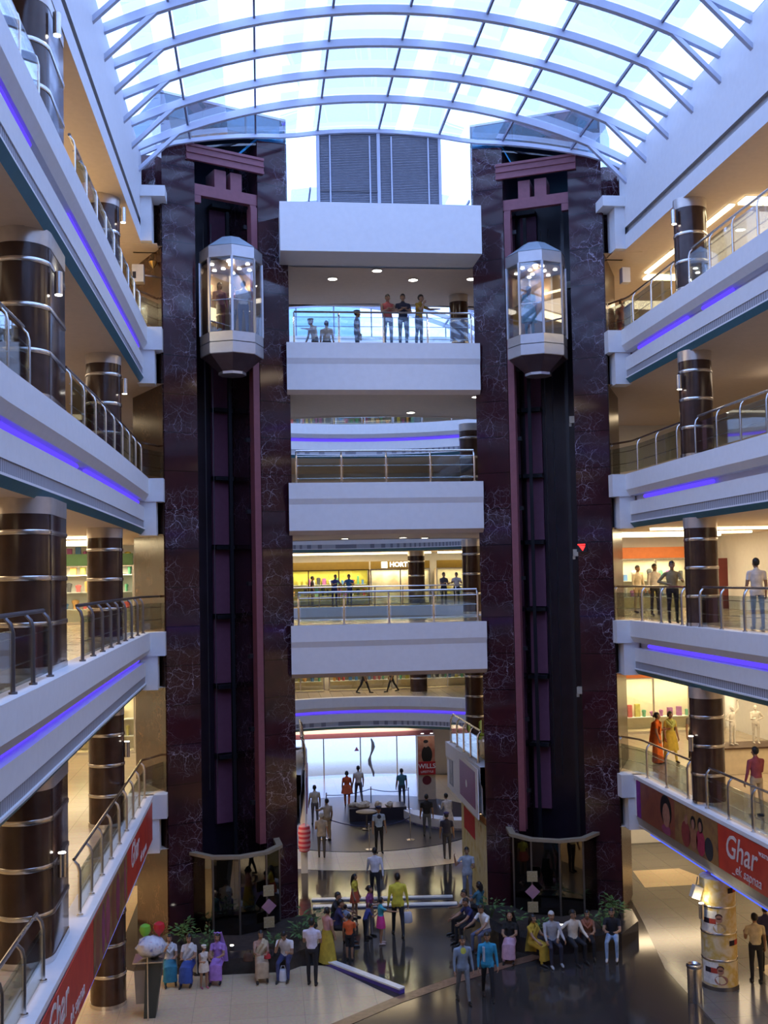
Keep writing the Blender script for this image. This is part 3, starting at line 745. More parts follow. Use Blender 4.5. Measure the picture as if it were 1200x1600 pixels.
    for i in range(5):
        (xa, ya), (xb, yb) = [(p[0]*.92, p[1]*.92) for p in (oc[i], oc[i+1])]
        MB().bar((xa, ya, 1.28), (xb, yb, 1.28), .012, 2.44).build('lobby_glass', [glass('smoked_glass', (.30, .33, .35), .08)], t)
        MB().bar((xb, yb, 0), (xb, yb, 2.5), .05, .05, up=(0, 1, 0)).build('lobby_mullion', [DKSTEEL], t)
    bx((-1.6, -1.05, 2.1), (-1.2, -1.0, 2.62)).build('canopy_panel', [plain('grey_panel', (.30, .30, .30), .4)], t) if False else None
    return t
tower('l', 'left dark marble lift tower with maroon steel shaft and teal glass top')
tower('r', 'right dark marble lift tower with maroon steel shaft and teal glass top')
def cabin(side, lab, k=.25):
    x, y = tw(side, 0, -k)
    t = thing('elevator_cabin', lab, 'elevator', (x, y, 16.68), TWR[side][1], 'octagonal glass lifts')
    M8 = Matrix.Rotation(R(22.5), 4, 'Z')
    MB(M8).lathe([(.36, .14), (.40, .16), (.94, .62)], n=8).build('underside_cone', [CABDARK], t)
    MB(M8).lathe([(.36, .08), (.42, .08), (.42, .16), (.36, .16)], n=8).build('bottom_ring', [CABSILV], t)
    MB(M8).lathe([(.94, .60), (.955, .62), (.955, .94), (.93, .94)], n=8).build('skirt_band', [CABSILV], t)
    MB(M8).lathe([(.92, .92), (.92, .98), (.5, .98)], n=8).build('shadow_gap', [BLACKM], t)
    MB(M8).lathe([(.93, .965), (.955, .965), (.955, 1.25), (.90, 1.25), (.1, 1.25)], n=8).build('skirt_band', [CABSILV], t)
    MB(M8).lathe([(.1, 1.252), (.88, 1.252), (.88, 1.27), (.1, 1.27)], n=8).build('cabin_floor', [CABDARK], t)
    MB(M8).lathe([(.1, 3.48), (.93, 3.48), (.955, 3.50), (.955, 3.84), (.93, 3.86)], n=8).build('head_band', [CABSILV], t)
    rf = MB(M8).lathe([(.965, 3.85), (.40, 4.24), (.36, 4.27), (.01, 4.27)], n=8).build('roof', [plain('cabin_roof', (.36, .44, .50), .35, .4)], t)
    MB(M8).lathe([(.12, 3.42), (.86, 3.42), (.86, 3.479), (.12, 3.479)], n=8).build('ceiling_panel', [plain('bronze_panel', (.22, .15, .10), .32, .7)], t)
    vs = [(.945*math.cos(R(22.5+45*i)), .945*math.sin(R(22.5+45*i))) for i in range(8)]
    for i in range(8):
        (xa, ya), (xb, yb) = vs[i], vs[(i+1) % 8]
        MB().bar((xa, ya, 1.25), (xa, ya, 3.5), .07, .05, up=(xa, ya, 0)).build('mullion', [CABSILV], t)
        back = i in (1, 2)       # door side
        if (xa+xb)/2 == 0: back = True
        mid = ((ya+yb)/2)
        MB().bar((xa, ya, 2.37), (xb, yb, 2.37), .014, 2.22).build('back_panel' if mid > .6 else 'glass_panel', [plain('bronze_panel', (.22, .15, .10), .32, .7) if mid > .6 else GLSCAB], t)
    MB(M8).tube([(.84*math.cos(u*PI/4), .84*math.sin(u*PI/4), 2.22) for u in range(4, 10)], .018, 6).build('handrail', [STEEL], t)
    for i in range(9):
        rr, u = ((.62, i*PI/3) if i < 6 else (.28, i*2.1))
        MB().lathe([(.01, 3.395), (.062, 3.395), (.062, 3.42), (.01, 3.42)], (rr*math.cos(u), rr*math.sin(u), 0), 12).build('ceiling_spot', [BULB], t)
    pl = bpy.data.lights.new('cabin_lamp', 'POINT'); pl.energy = 30; pl.color = (1, .78, .50); pl.shadow_soft_size = .06
    lo = bpy.data.objects.new('cabin_lamp', pl); COL.objects.link(lo); lo.parent = t; lo.location = (0, 0, 3.2)
    return t
cabin('l', 'octagonal glass lift cabin on the left tower'); cabin('r', 'octagonal glass lift cabin on the right tower')
for sd, nm in (('l', 'left'), ('r', 'right')):
    m = 1 if sd == 'l' else -1; x, y = tw(sd, .36*m, -1.50)
    for j, (z, rot) in enumerate(((1.55, 0), (1.10, 45), (.65, 0))):
        q = MB(Matrix.Rotation(R(rot), 4, 'Y')); q.box((-.155, -.012, -.155), (.155, .012, .155))
        mm = blotch('notice_yellow', [(.50, .42, .20), (.34, .27, .14), (.55, .48, .30)], 22) if j != 1 else blotch('notice_pink', [(.44, .24, .28), (.36, .20, .30)], 9)
        o = q.build('notice_board', [mm], None, loc=(x, y, z), rotz=TWR[sd][1]*.4)
        tag(o, ('upper square yellow', 'diamond shaped pink', 'lower square yellow')[j]+' notice hanging in front of the %s lift lobby' % nm, 'notice', 'notices on the %s lift lobby' % nm)

# ------------------------------------------------------------------ columns
def column(x, y, r, z0, z1, lab, ly=0, bands=(.75, 1.5, 2.25), mats=None, grp='banded columns'):
    t = thing('column', lab, 'column', (x, y, z0), 0, grp)
    n = 32
    def ring(rr, z):
        return [(rr*math.cos(2*PI*i/n), rr*math.sin(2*PI*i/n)+(ly/2 if math.sin(2*PI*i/n) > 1e-6 else -ly/2), z) for i in range(n)]
    H = z1-z0
    MB().loft([ring(r, 0), ring(r, H-.22)]).build('shaft', [COLWOOD], t, True)
    MB().loft([ring(r+.012, 0), ring(r+.012, .10)]).build('base_band', [STEEL], t, True)
    for z in bands:
        if z < H-.3: MB().loft([ring(r+.010, z), ring(r+.016, z+.01), ring(r+.016, z+.07), ring(r+.010, z+.08)]).build('steel_band', [STEEL], t, True)
    MB().loft([ring(r+.008, H-.26), ring(r+.008, H+.02)]).build('capital', [plain('satin_cream_metal', (.62, .56, .50), .3, .6)], t, True)
    return t
FL = ['ground', 'first', 'second', 'third', 'fourth']; ZB = [G, L1, L2, L3, L4]; ZT = [L1-1.62, L2-1.62, L3-1.62, L4-1.62, 20.5]
for i in range(5):
    if i: column(11.62, 26.9, .43, ZB[i], ZT[i], 'dark brown steel-banded column on the right gallery, %s floor' % FL[i])
    column(-3.95, 27.6, .44, ZB[i], ZT[i], 'slim brown steel-banded column on the left gallery, %s floor' % FL[i])
    column(-3.88, 18.6, .46, ZB[i], ZT[i], 'wide dark column nearest on the left gallery, %s floor' % FL[i], 1.2)
    if i != 4: column(8.12, 40.0, .43, ZB[i], ZT[i], 'brown banded column behind the bridge by the right lift, %s floor' % FL[i])
    if i in (1, 2): column(8.2, 55.6, .45, ZB[i], ZT[i], 'far banded column across the round hall, %s floor' % FL[i])
column(7.12, 36.6, .33, L4, 20.5, 'brown column behind the fourth floor bridge by the right lift')
# the advertising column on the ground floor
t = thing('poster_column', 'round column wrapped in cream and yellow posters beside the steel bin', 'column', (11.45, 26.2, 0))
MB().lathe([(.44, 0), (.44, 2.75)], n=36).build('shaft', [blotch('poster_wrap', [(.62, .50, .24), (.70, .60, .38), (.60, .42, .10), (.72, .66, .50)], 2.6, .35)], t, True)
MB().lathe([(.455, 0), (.455, .10)], n=36).build('base_band', [DKSTEEL], t, True)
for z in (.72, 1.38, 2.04): MB().lathe([(.445, z), (.452, z+.01), (.452, z+.045), (.445, z+.055)], n=36).build('steel_band', [STEEL], t, True)
def wrap(name, a0, a1, z0, z1, m, r=.447, sh=None):
    b = MB(); n = 12; vs = []
    for i in range(n+1):
        a = R(a0+(a1-a0)*i/n); vs += [(r*math.cos(a), r*math.sin(a), z0), (r*math.cos(a), r*math.sin(a), z1)]
    b._add(vs, [(2*i, 2*i+2, 2*i+3, 2*i+1) for i in range(n)]); return b.build(name, [m], t)
PB, PRD, PW = cloth((.02, .01, .02)), cloth((.42, .05, .03)), cloth((.74, .72, .66))
for z, a in ((2.42, -80), (1.66, -165), (1.12, -80), (.44, -165)):
    wrap('printed_strip', a, a+22, z, z+.13, PB); wrap('printed_strip', a+22, a+44, z, z+.13, PRD)
for z in (.16, 1.44):
    wrap('printed_patch', -178, -118, z, z+.54, PW, .4455)
    for nm, aa, dz, w_, h_, c in (('printed_shoulders', -110, .0, .17, .24, (.34, .16, .12) if z < 1 else (.5, .38, .2)), ('printed_face', -112, .25, .085, .11, (.38, .2, .13)), ('printed_hair', -112, .31, .09, .08, (.05, .02, .02))):
        b = MB(); vs = []
        for i in range(16):
            u = 2*PI*i/16; a = R(aa)+w_*math.cos(u)/.45; rr = .449+{'printed_face': .002, 'printed_hair': .001}.get(nm, 0); vs.append((rr*math.cos(a), rr*math.sin(a), z+dz+.1+h_*math.sin(u)*.9 if dz else z+.12+.12*math.sin(u)))
        b._add(vs, [tuple(range(16))]); b.build(nm, [cloth(c)], t)

# ------------------------------------------------------------------ railings
def railing(lab, path, z, inward, step=1.25, grp=None, dark=False, mids=(.35, .72), gl=True, slim=False):
    """posts, handrail, thin rails and glass along a plan path; inward = sideways sign to the gallery"""
    t = thing('railing', lab, 'railing', (path[0][0], path[0][1], z), 0, grp)
    P = [Vector((p[0]-path[0][0], p[1]-path[0][1])) for p in path]
    seg = [(P[i+1]-P[i]).length for i in range(len(P)-1)]; tot = sum(seg)
    def at(s):
        for i, l in enumerate(seg):
            if s <= l+1e-6 or i == len(seg)-1: 
                d = (P[i+1]-P[i])/l; return P[i]+d*min(s, l), d
            s -= l
    k = max(1, round(tot/step)); m = DKSTEEL if dark else STEEL
    for i in range(k+1):
        p, d = at(tot*i/k); nx = Vector((d.y, -d.x))*inward
        b = MB(); b.tube([(p.x, p.y, 0), (p.x, p.y, .80), (p.x+nx.x*.03, p.y+nx.y*.03, .92), (p.x+nx.x*.10, p.y+nx.y*.10, 1.0)], [q_*(.62 if slim else 1) for q_ in (.034, .034, .032, .026)], 6)
        b.cyl((p.x, p.y, 0), (p.x, p.y, .03), .06, n=8)
        b.build('post', [m], t, True)
    q = [P[0]]; 
    for i in range(1, len(P)): q.append(P[i])
    def off(o, zz):
        out = []
        for i, p in enumerate(q):
            d = (q[min(i+1, len(q)-1)]-q[max(i-1, 0)]).normalized(); nx = Vector((d.y, -d.x))*inward; out.append((p.x+nx.x*o, p.y+nx.y*o, zz))
        return out
    MB().tube(off(.10, 1.03), .033, 8).build('handrail', [m], t, True)
    for zz in mids: MB().tube(off(.03, zz), .010, 6).build('mid_rail', [m], t, True)
    if gl:
        for i in range(k):
            s0, s1 = tot*i/k+.07, tot*(i+1)/k-.07
            (pa, d), (pb, _) = at(s0), at(s1)
            MB().bar((pa.x, pa.y, .46), (pb.x, pb.y, .46), .012, .76).build('glass_panel', [GLSRAIL], t)
    return t
RI = .16
def le(z, y0, y1, step=2.5):
    e = edge('l', z); return [(x-RI, y) for x, y in e if y0 < y < y1]
def span(side, z, ya, yb):
    e = edge(side, z); o = -RI if side == 'l' else RI
    def xe(y):
        for (xa, y0), (xb, y1) in zip(e, e[1:]):
            if y0 <= y <= y1: return xa+(xb-xa)*(y-y0)/(y1-y0)
        return e[-1][0]
    n = max(2, int(abs(yb-ya)/2)); return [(xe(ya+(yb-ya)*i/n)+o, ya+(yb-ya)*i/n) for i in range(n+1)]
for i, z in ((1, L1), (2, L2), (3, L3), (4, L4)):
    dk = z == L2
    for (ya, yb, wh) in ((31.0, 20.2, 'between the lift and the wide column'), (17.0, 8.0, 'nearest the camera end')):
        pth = span('l', z, ya, yb)
        if ya > 30: pth = [(-2.85, 31.95), (-3.2, 31.25)]+pth
        railing('railing on the left gallery %s floor, %s' % (FL[i], wh), pth, z, 1, 1.3, 'gallery railings', dk, slim=z > L2)
    for (ya, yb, wh) in ((31.0, 27.5, 'between the lift and the column'), (26.3, 13.5, 'in front of the column')):
        pth = span('r', z, ya, yb)
        if ya > 30: pth = [(10.95, 31.95), (11.25, 31.25)]+pth
        railing('railing on the right gallery %s floor, %s' % (FL[i], wh), pth, z, -1, 1.3, 'gallery railings', slim=z > L2)
    if i > 1:
        railing('long steel railing along the front of the %s floor bridge' % FL[i], [(1.15, 33.2), (6.85, 33.2)], z, -1, 1.4, 'bridge railings', False, (.15, .55, .85), i != 3 or True)
for i, z, a0, a1 in ((1, L1, R(205), R(-25)), (2, L2, R(205), R(-25)), (4, L4, R(205), R(-25))):
    if z == L1: continue
    railing('curved railing at the far side of the round hall, %s floor' % FL[i], ringz(z, R(150), R(20), 14, .15), z, -1, 1.5, 'round hall railings')
railing('short railing on the left first floor passage beside the lift', [(1.30, 34.2), (1.40, 38.6)], L1, -1, 1.1, 'passage railings')
railing('short railing on the right first floor passage beside the lift', [(6.95, 34.2), (6.85, 38.6)], L1, 1, 1.1, 'passage railings')

# ------------------------------------------------------------------ neon, lamps
def neon(side, z, ya, yb, lab, o=-.30, dz=-.75, m=NEON, r=.06):
    if z >= L3: o = -.20 if z == L4 else -.24
    e = span(side, z, ya, yb); s_ = 1 if side == 'l' else -1
    pts = [(x+s_*(RI+o), y, z+dz) for x, y in e]
    tag(MB().tube(pts, r, 8).build('neon_tube', [m], None, True), lab, 'neon light', 'neon strips in the gallery fascias')
for i, z, segs in ((2, L2, {'l': ((30.6, 4),), 'r': ((30.4, 14),)}), (3, L3, {'l': ((30.4, 22), (21, 14), (13, 5)), 'r': ((30.2, 25.5), (19.0, 12))}), (4, L4, {'l': ((30.4, 19.6), (16.4, 6)), 'r': ((30.2, 26.6), (25.6, 23.9))})):
    for sd in 'lr':
        for k, (a, b_) in enumerate(segs[sd]):
            wh = ('section beside the lift', 'middle section', 'nearest section')[k]
            neon(sd, z, a, b_, 'violet neon tube in the %s gallery fascia, %s floor, %s' % ('left' if sd == 'l' else 'right', FL[i], wh))
for sd, nm in (('l', 'left'), ('r', 'right')):
    for k, (a, b_) in enumerate(((30.3, 26.4), (26.1, 22.6), (22.3, 18.5))):
        e = span(sd, L1, a, b_); s_ = 1 if sd == 'l' else -1
        t = thing('neon_tube', 'blue neon tube under the red banner on the %s, %s length' % (nm, ('first length beside the lift', 'second', 'third')[k] if k == 0 else ('', 'second', 'third')[k]), 'neon light', (0, 0, 0), 0, 'blue tubes under the banners')
        MB().tube([(x+s_*(RI-.13), y, L1-1.60) for x, y in e], .016, 8).build('tube', [NEONW], t, True)
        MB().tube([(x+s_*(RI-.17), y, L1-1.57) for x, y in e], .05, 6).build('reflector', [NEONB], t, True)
for i, z in ((1, L1), (4, L4)):
    tag(MB().tube([(x, y, z-.75) for x, y in ringz(z, R(160), R(20), 24, .28)], .06, 6).build('neon_tube', [NEON], None, True), 'curved violet neon tube on the far side of the round hall, %s floor' % FL[i], 'neon light', 'neon strips in the gallery fascias')
def downlight(x, y, z, lab, r=.085, grp='round ceiling downlights'):
    t = thing('downlight', lab, 'ceiling light', (x, y, z), 0, grp)
    MB().lathe([(r, -.035), (r+.025, -.03), (r+.025, 0), (r, 0)], n=20, close=False).build('trim_ring', [STEEL], t, True)
    MB().lathe([(.004, -.03), (r, -.03), (r, -.012), (.004, -.012)], n=20).build('bulb', [BULB], t, True)
    return t
for (x, y, wh) in ((3.88, 33.6, 'nearest, in the middle'), (2.50, 34.6, 'left of middle'), (5.20, 34.6, 'right of middle'), (7.15, 34.4, 'beside the right lift')): downlight(x, y, 20.5, 'bright downlight above the fourth floor bridge, %s' % wh, .15)
for (x, y, wh) in ((7.05, 33.6, 'beside the right lift'), (5.35, 36.8, 'towards the back')): downlight(x, y, L4-1.62, 'white downlight above the third floor bridge, %s' % wh, .14)
for (x, y, wh) in ((2.9, 36.4, 'left'), (4.9, 36.2, 'middle'), (5.75, 36.8, 'right')): downlight(x, y, L3-1.62, 'downlight above the second floor bridge, %s one of the three' % wh, .13)
for k, (x, y) in enumerate(((14.05, 29.0), (12.9, 31.0))): downlight(x, y, 20.5, 'bright downlight in the right fourth floor ceiling, %s' % ('beside the column', 'deeper in the gallery')[k], .13)
def sconce(x, y, z, lab, up=False):
    t = thing('wall_lamp', lab, 'wall lamp', (x, y, z), 0, 'cylinder lamps on the columns')
    MB().lathe([(.065, -.19), (.07, -.185), (.07, .19), (.065, .195)], n=16).build('lamp_body', [STEEL], t, True)
    MB().lathe([(.004, -.20), (.06, -.20), (.06, -.188), (.004, -.188)] if not up else [(.004, .188), (.06, .188), (.06, .205), (.004, .205)], n=16).build('bulb', [BULB], t, True)
    return t
for i in (3, 4):
    h = ZB[i]+2.0
    br = lambda xx: None
    sconce(11.10, 26.72, h, 'small cylinder lamp on the right gallery column, %s floor' % FL[i])
    sconce(-3.40, 27.42, h, 'small cylinder lamp on the slim left column, %s floor' % FL[i])
    sconce(-3.30, 18.0, h, 'small cylinder lamp on the wide left column, %s floor' % FL[i])
sconce(10.93, 26.0, 1.95, 'small cylinder lamp on the poster column', True)
sconce(11.10, 26.72, L1+1.6, 'small cylinder lamp on the right gallery column, first floor', True)
sconce(-3.30, 18.0, L1+1.5, 'small cylinder lamp on the wide left column, first floor', True)
sconce(-3.42, 27.42, L1+1.9, 'small cylinder lamp on the slim left column, first floor', True)
# luminous coves
def cove(lo, hi, lab, m=COVE):
    t = thing('cove_light', lab, 'cove light', ((lo[0]+hi[0])/2, (lo[1]+hi[1])/2, hi[2]), 0, 'warm cove lights')
    cx, cy, cz = t.location
    MB().box((lo[0]-cx, lo[1]-cy, lo[2]-cz), (hi[0]-cx, hi[1]-cy, -.012)).build('diffuser', [m], t)
    MB().box((lo[0]-cx-.03, lo[1]-cy-.03, -.012), (hi[0]-cx+.03, hi[1]-cy+.03, -.001)).build('housing', [WHITE], t)
    return t
c4, c2, c1 = 20.5, L3-1.62, L2-1.62
cove((13.0, 33.6, c4-.07), (16.6, 34.1, c4), 'bright warm cove across the right fourth floor ceiling behind the column')
cove((13.0, 26.4, c4-.07), (17.0, 26.9, c4), 'bright warm cove across the right fourth floor ceiling in front of the column')
cove((12.8, 27.0, c4-.05), (12.95, 33.4, c4), 'warm cove strip running along the right fourth floor ceiling')
for sd, x0, x1, nm in ((-1, -9.2, -4.9, 'left'), (1, 12.2, 17.0, 'right')):
    for k, y in enumerate((31.8, 35.0, 37.5)):
        cove((x0, y, c2-.08), (x1, y+.28, c2), '%s warm ceiling cove on the %s second floor gallery' % (('nearest', 'middle', 'farthest')[k], nm))
    cove((x0, 34.5, c1-.06), (x1, 34.8, c1), 'warm ceiling cove on the %s first floor gallery' % nm)
cove((-9.0, 24.6, c4-.06), (-6.0, 30.0, c4), 'warm ceiling cove on the left fourth floor gallery')
cove((13.4, 31.4, L1-1.62-.06), (13.6, 35.0, L1-1.62), 'white tube under the right first floor ceiling')
# ------------------------------------------------------------------ banners and posters
def disc(y, z, ry, rz, x, n=18):
    return MB()._add([(x, y+ry*math.cos(2*PI*i/n), z+rz*math.sin(2*PI*i/n)) for i in range(n)], [tuple(range(n))])
GOLD = blotch('gold_brown_print', [(.20, .10, .03), (.30, .16, .05), (.16, .06, .03)], 2.2)
BRN = blotch('brown_red_print', [(.20, .055, .03), (.26, .075, .035), (.17, .04, .03)], 1.6)
TAN = cloth((.34, .15, .085)); CREAMT = plain('cream_lettering', (.72, .62, .56), .5)
z0, z1 = L1-1.20, L1-.12
t = thing('banner', 'long red festival banner with portraits and cream lettering along the right first floor edge', 'banner', (0, 0, 0), 0, 'festival banners')
MB().box((XR-.030, 14, z0), (XR-.008, 30.95, z1)).build('red_sheet', [RED], t)
def patch(y0, y1, m, nm='printed_panel', x=XR-.036, za=z0, zb=z1): return MB().box((x, y0, za), (x+.004, y1, zb)).build(nm, [m], t)
patch(28.0, 30.6, BRN); patch(25.25, 28.0, GOLD); patch(21.5, 22.3, GOLD); patch(30.6, 30.95, cloth((.20, .02, .22)))
for y, z, ry, rz, m, nm in ((28.62, L1-.52, .42, .42, HAIR, 'printed_hair'), (28.60, L1-.66, .27, .33, TAN, 'printed_face'), (28.62, L1-1.06, .34, .13, cloth((.26, .05, .10)), 'printed_shoulders'),
                            (27.25, L1-.85, .30, .34, cloth((.22, .03, .02)), 'printed_figure'), (26.75, L1-.45, .16, .18, HAIR, 'printed_hair'), (26.75, L1-.85, .26, .32, cloth((.30, .12, .05)), 'printed_figure'),
                            (26.3, L1-.42, .17, .2, HAIR, 'printed_hair'), (26.3, L1-.86, .28, .33, cloth((.32, .02, .05)), 'printed_figure'), (25.8, L1-.90, .26, .29, cloth((.015, .015, .02)), 'printed_figure')):
    disc(y, z, ry, rz, XR-.039-(0.002 if nm == 'printed_face' else 0)).build(nm, [m], t)
for y, z in ((26.75, L1-.49), (26.3, L1-.46), (27.2, L1-.46)): disc(y, z, .10, .13, XR-.043).build('printed_face', [TAN], t)
text_mesh('lettering', 'Ghar', .80, CREAMT, t, FACE_R((XR-.036, 24.05, L1-.55)), .25, .004, bold=.006)
text_mesh('lettering', 'waans', .20, CREAMT, t, FACE_R((XR-.036, 22.85, L1-.30)), .1, .004)
text_mesh('lettering', '_ek sapnaa', .34, CREAMT, t, FACE_R((XR-.036, 23.75, L1-1.00)), .2, .004)
text_mesh('lettering', 'Ghar', .80, CREAMT, t, FACE_R((XR-.036, 17.6, L1-.55)), .25, .004, bold=.006)
t = thing('banner', 'long red festival banner with gold stripes and slanted lettering along the left first floor edge', 'banner', (0, 0, 0), 0, 'festival banners')
MB().box((XL+.008, 9, z0), (XL+.030, 30.95, z1)).build('red_sheet', [RED], t)
def patchl(y0, y1, m, nm='printed_panel'): return MB().box((XL+.032, y0, z0), (XL+.036, y1, z1)).build(nm, [m], t)
patchl(20.3, 25.2, GOLD)
for k, (y, w_, m) in enumerate(((20.8, .25, BRN), (21.5, .2, cloth((.24, .04, .10))), (22.1, .3, cloth((.30, .06, .09))), (22.9, .22, BRN), (23.6, .3, cloth((.22, .03, .06))), (24.4, .25, GOLD), (24.8, .15, cloth((.3, .05, .08))))):
    disc(y, (z0+z1)/2, w_, .5, XL+.038+.0005*k).build('printed_stripe', [m], t)
text_mesh('lettering', 'Ghar', .80, CREAMT, t, FACE_L((XL+.034, 16.9, L1-.50)), .25, .004, bold=.006); text_mesh('lettering', 'ek sapnaa', .36, CREAMT, t, FACE_L((XL+.034, 18.6, L1-.95)), .2, .004)
text_mesh('lettering', 'Ghar', .80, CREAMT, t, FACE_L((XL+.034, 26.8, L1-.50)), .25, .004, bold=.006); text_mesh('lettering', 'ek sapnaa', .36, CREAMT, t, FACE_L((XL+.034, 28.6, L1-.95)), .2, .004)
PUR = plain('purple_print', (.24, .045, .15), .45, vary=.1)
t = thing('wall_panel', 'white panel with purple square and grey portrait poster on the right passage edge', 'poster', (6.80, 36, L1))
MB().box((-.05, -2.6, -1.66), (-.02, 3.0, -.06)).build('white_board', [WHITE], t); MB().box((-.06, -2.2, -1.42), (-.052, .45, -.22)).build('purple_poster', [PUR], t); MB().box((-.06, 1.75, -1.45), (-.052, 2.5, -.20)).build('portrait_poster', [plain('grey_print', (.16, .16, .17), .4)], t)
disc(2.12, -.68, .24, .36, -.064).build('printed_face', [cloth((.52, .51, .50))], t); disc(2.12, -1.2, .28, .2, -.064).build('printed_shoulders', [cloth((.40, .40, .40))], t)
MB(Matrix.Translation((-.066, -.75, -.85)) @ Matrix.Rotation(PI/2, 4, 'Y')).lathe([(.085, 0), (.13, 0), (.13, .006), (.085, .006)], n=20).build('printed_ring', [WHITE], t)
t = thing('wall_panel', 'white panel with a plum poster on the left passage edge', 'poster', (1.40, 36, L1))
b = MB(); b.bar((-.12, -2.4, -.86), (.16, 2.9, -.86), .03, 1.6); b.build('white_board', [WHITE], t)
b = MB(); b.bar((-.06, -1.6, -.86), (.10, 1.2, -.86), .05, 1.15); b.build('plum_poster', [PUR], t)
struct(MB().box((1.28, 38.5, 0), (1.52, 38.75, 2.8)).build('wall_post', [WHITE]))
tag(MB().lathe([(.06, -.5), (.19, -.44), (.23, -.2), (.2, 0), (.23, .2), (.19, .44), (.06, .5)], (0, 0, 0), 18).build('paper_lantern', [stripes('lantern_paper', (.62, .05, .10), (.75, .35, .40), 2, 6.0)], None, True, (1.40, 38.28, 1.3)), 'pink and red striped lantern on the white post left of the passage', 'lantern')
t = thing('poster_stand', 'yellow poster panel with a red top under the right passage', 'poster', (7.02, 35.6, 0))
MB().box((-.03, -2.2, 0), (.03, 2.0, 2.5)).build('panel', [blotch('yellow_print', [(.52, .38, .06), (.66, .56, .22), (.70, .62, .34), (.45, .30, .05)], 1.8)], t); MB().box((-.036, -.4, 1.7), (-.031, 1.5, 2.45)).build('red_print', [cloth((.50, .02, .015))], t)
t = thing('pillar_sign', 'tall poster pillar with a red WILLS sign by the glass doors', 'sign', (7.67, 50, 0))
MB().box((-.42, 0, 0), (.42, .3, 3.0)).build('pillar', [plain('sign_cream', (.55, .46, .36), .4)], t); MB().box((-.40, -.012, 1.80), (.40, -.002, 2.98)).build('photo', [blotch('sign_photo', [(.42, .10, .05), (.50, .24, .14), (.30, .06, .05)], 2)], t)
MB().box((-.40, -.05, 1.18), (.42, -.002, 1.80)).build('red_board', [plain('sign_red', (.42, .012, .015), .35)], t)
def fdisc(x, z, rx, rz, y, nm, m):
    MB()._add([(x+rx*math.cos(2*PI*i/18), y, z+rz*math.sin(2*PI*i/18)) for i in range(18)], [tuple(range(18))]).build(nm, [m], t)
fdisc(.02, 2.12, .26, .42, -.016, 'printed_jacket', HAIR); fdisc(-.02, 2.62, .12, .16, -.018, 'printed_face', cloth((.45, .25, .17))); fdisc(-.02, 2.74, .12, .08, -.020, 'printed_hair', HAIR); fdisc(0, .92, .22, .22, -.006, 'printed_figure', cloth((.16, .02, .03)))
text_mesh('lettering', 'WILLS', .30, WHITE, t, FACE_F((.01, -.054, 1.58)), 0, .004, bold=.004); text_mesh('lettering', 'LIFESTYLE', .14, WHITE, t, FACE_F((.01, -.054, 1.32)), 0, .004)
for x in (-.22, .22): downlight(7.67+x, 49.7, L1-1.62+.35, 'small spot above the red WILLS sign, %s' % ('left one' if x < 0 else 'right one'), .07, 'spots over the red sign')

# ------------------------------------------------------------------ shopfronts
b = MB(); b.box((WX0, 40.3, 0), (-4.3, 40.5, 23)); struct(b.build('wall_left_end', [WHITE])); b = MB(); b.box((13.2, 40.3, 0), (WX1, 40.5, 23)); struct(b.build('wall_right_end', [WHITE]))
GOODS = [(.55, .08, .08), (.08, .20, .45), (.60, .50, .10), (.10, .35, .20), (.55, .52, .50), (.35, .10, .30), (.05, .05, .06), (.70, .35, .10)]
def shop(lab, x0, x1, y, z, h, back, sign, stxt=None, depth=.9, lit=60, shelves=3, frame_m=None):
    """glass front with a lit display behind it; y is the glass plane"""
    t = thing('shopfront', lab, 'shop', ((x0+x1)/2, y, z)); w = (x1-x0)/2
    MB().box((-w, depth, 0), (w, depth+.03, h)).build('back_wall', [back], t); MB().box((-w, 0, 0), (w, depth, .06)).build('plinth', [CREAM], t)
    fm = frame_m or STEEL; b = MB(); n = max(2, round((x1-x0)/1.5))
    for i in range(n+1): b.box((-w+2*w*i/n-.03, -.03, 0), (-w+2*w*i/n+.03, .03, h))
    b.box((-w, -.025, h-.05), (w, .025, h)); b.box((-w, -.025, 0), (w, .025, .07)); b.build('glass_frame', [fm], t)
    MB().box((-w, -.006, .06), (w, .006, h)).build('glass_pane', [GLS], t)
    sb = MB().box((-w, -.10, h), (w, .0, h+.42)).build('sign_board', [sign], t)
    if stxt: text_mesh('lettering', stxt, .34, WHITE, t, FACE_F((0, -.105, h+.21)), 0, .008, bold=.008)
    rnd = random.Random(int(x0*31+z*7))
    for k in range(shelves):
        zz = .5+k*.62; MB().box((-w+.1, depth-.38, zz), (w-.1, depth-.02, zz+.03)).build('shelf', [WHITE], t); b = MB(); x = -w+.2; cols = [cloth(c) for c in GOODS]
        while x < w-.3:
            ww = rnd.uniform(.12, .3); hh = rnd.uniform(.18, .50); ci = rnd.randrange(len(cols)); kd = rnd.random(); pr = ((.62, 0), (.66, hh*.45), (1, hh*.80), (.9, hh*.9), (.3, hh)) if kd < .5 else ((1, 0), (1, hh*.96), (.94, hh))
            b.loft([[(x+ww*.5+ww*.5*s_*math.cos(u), depth-.2+.1*math.sin(u), zz+.03+q) for u in ([2*PI*i/8 for i in range(8)] if kd < .5 else [PI/4+PI/2*i for i in range(4)])] for s_, q in pr], ci); x += ww+rnd.uniform(.02, .15)
        o = b.build('goods', cols, t); o['kind'] = 'stuff'
    if lit:
        l = bpy.data.lights.new('display_lamp', 'AREA'); l.shape = 'RECTANGLE'; l.size = max(.5, 2*w-.3); l.size_y = .3; l.energy = lit; l.color = (1, .80, .50)
        lo = bpy.data.objects.new('display_lamp', l); COL.objects.link(lo); lo.parent = t; lo.location = (0, depth*.35, h-.05)
    return t
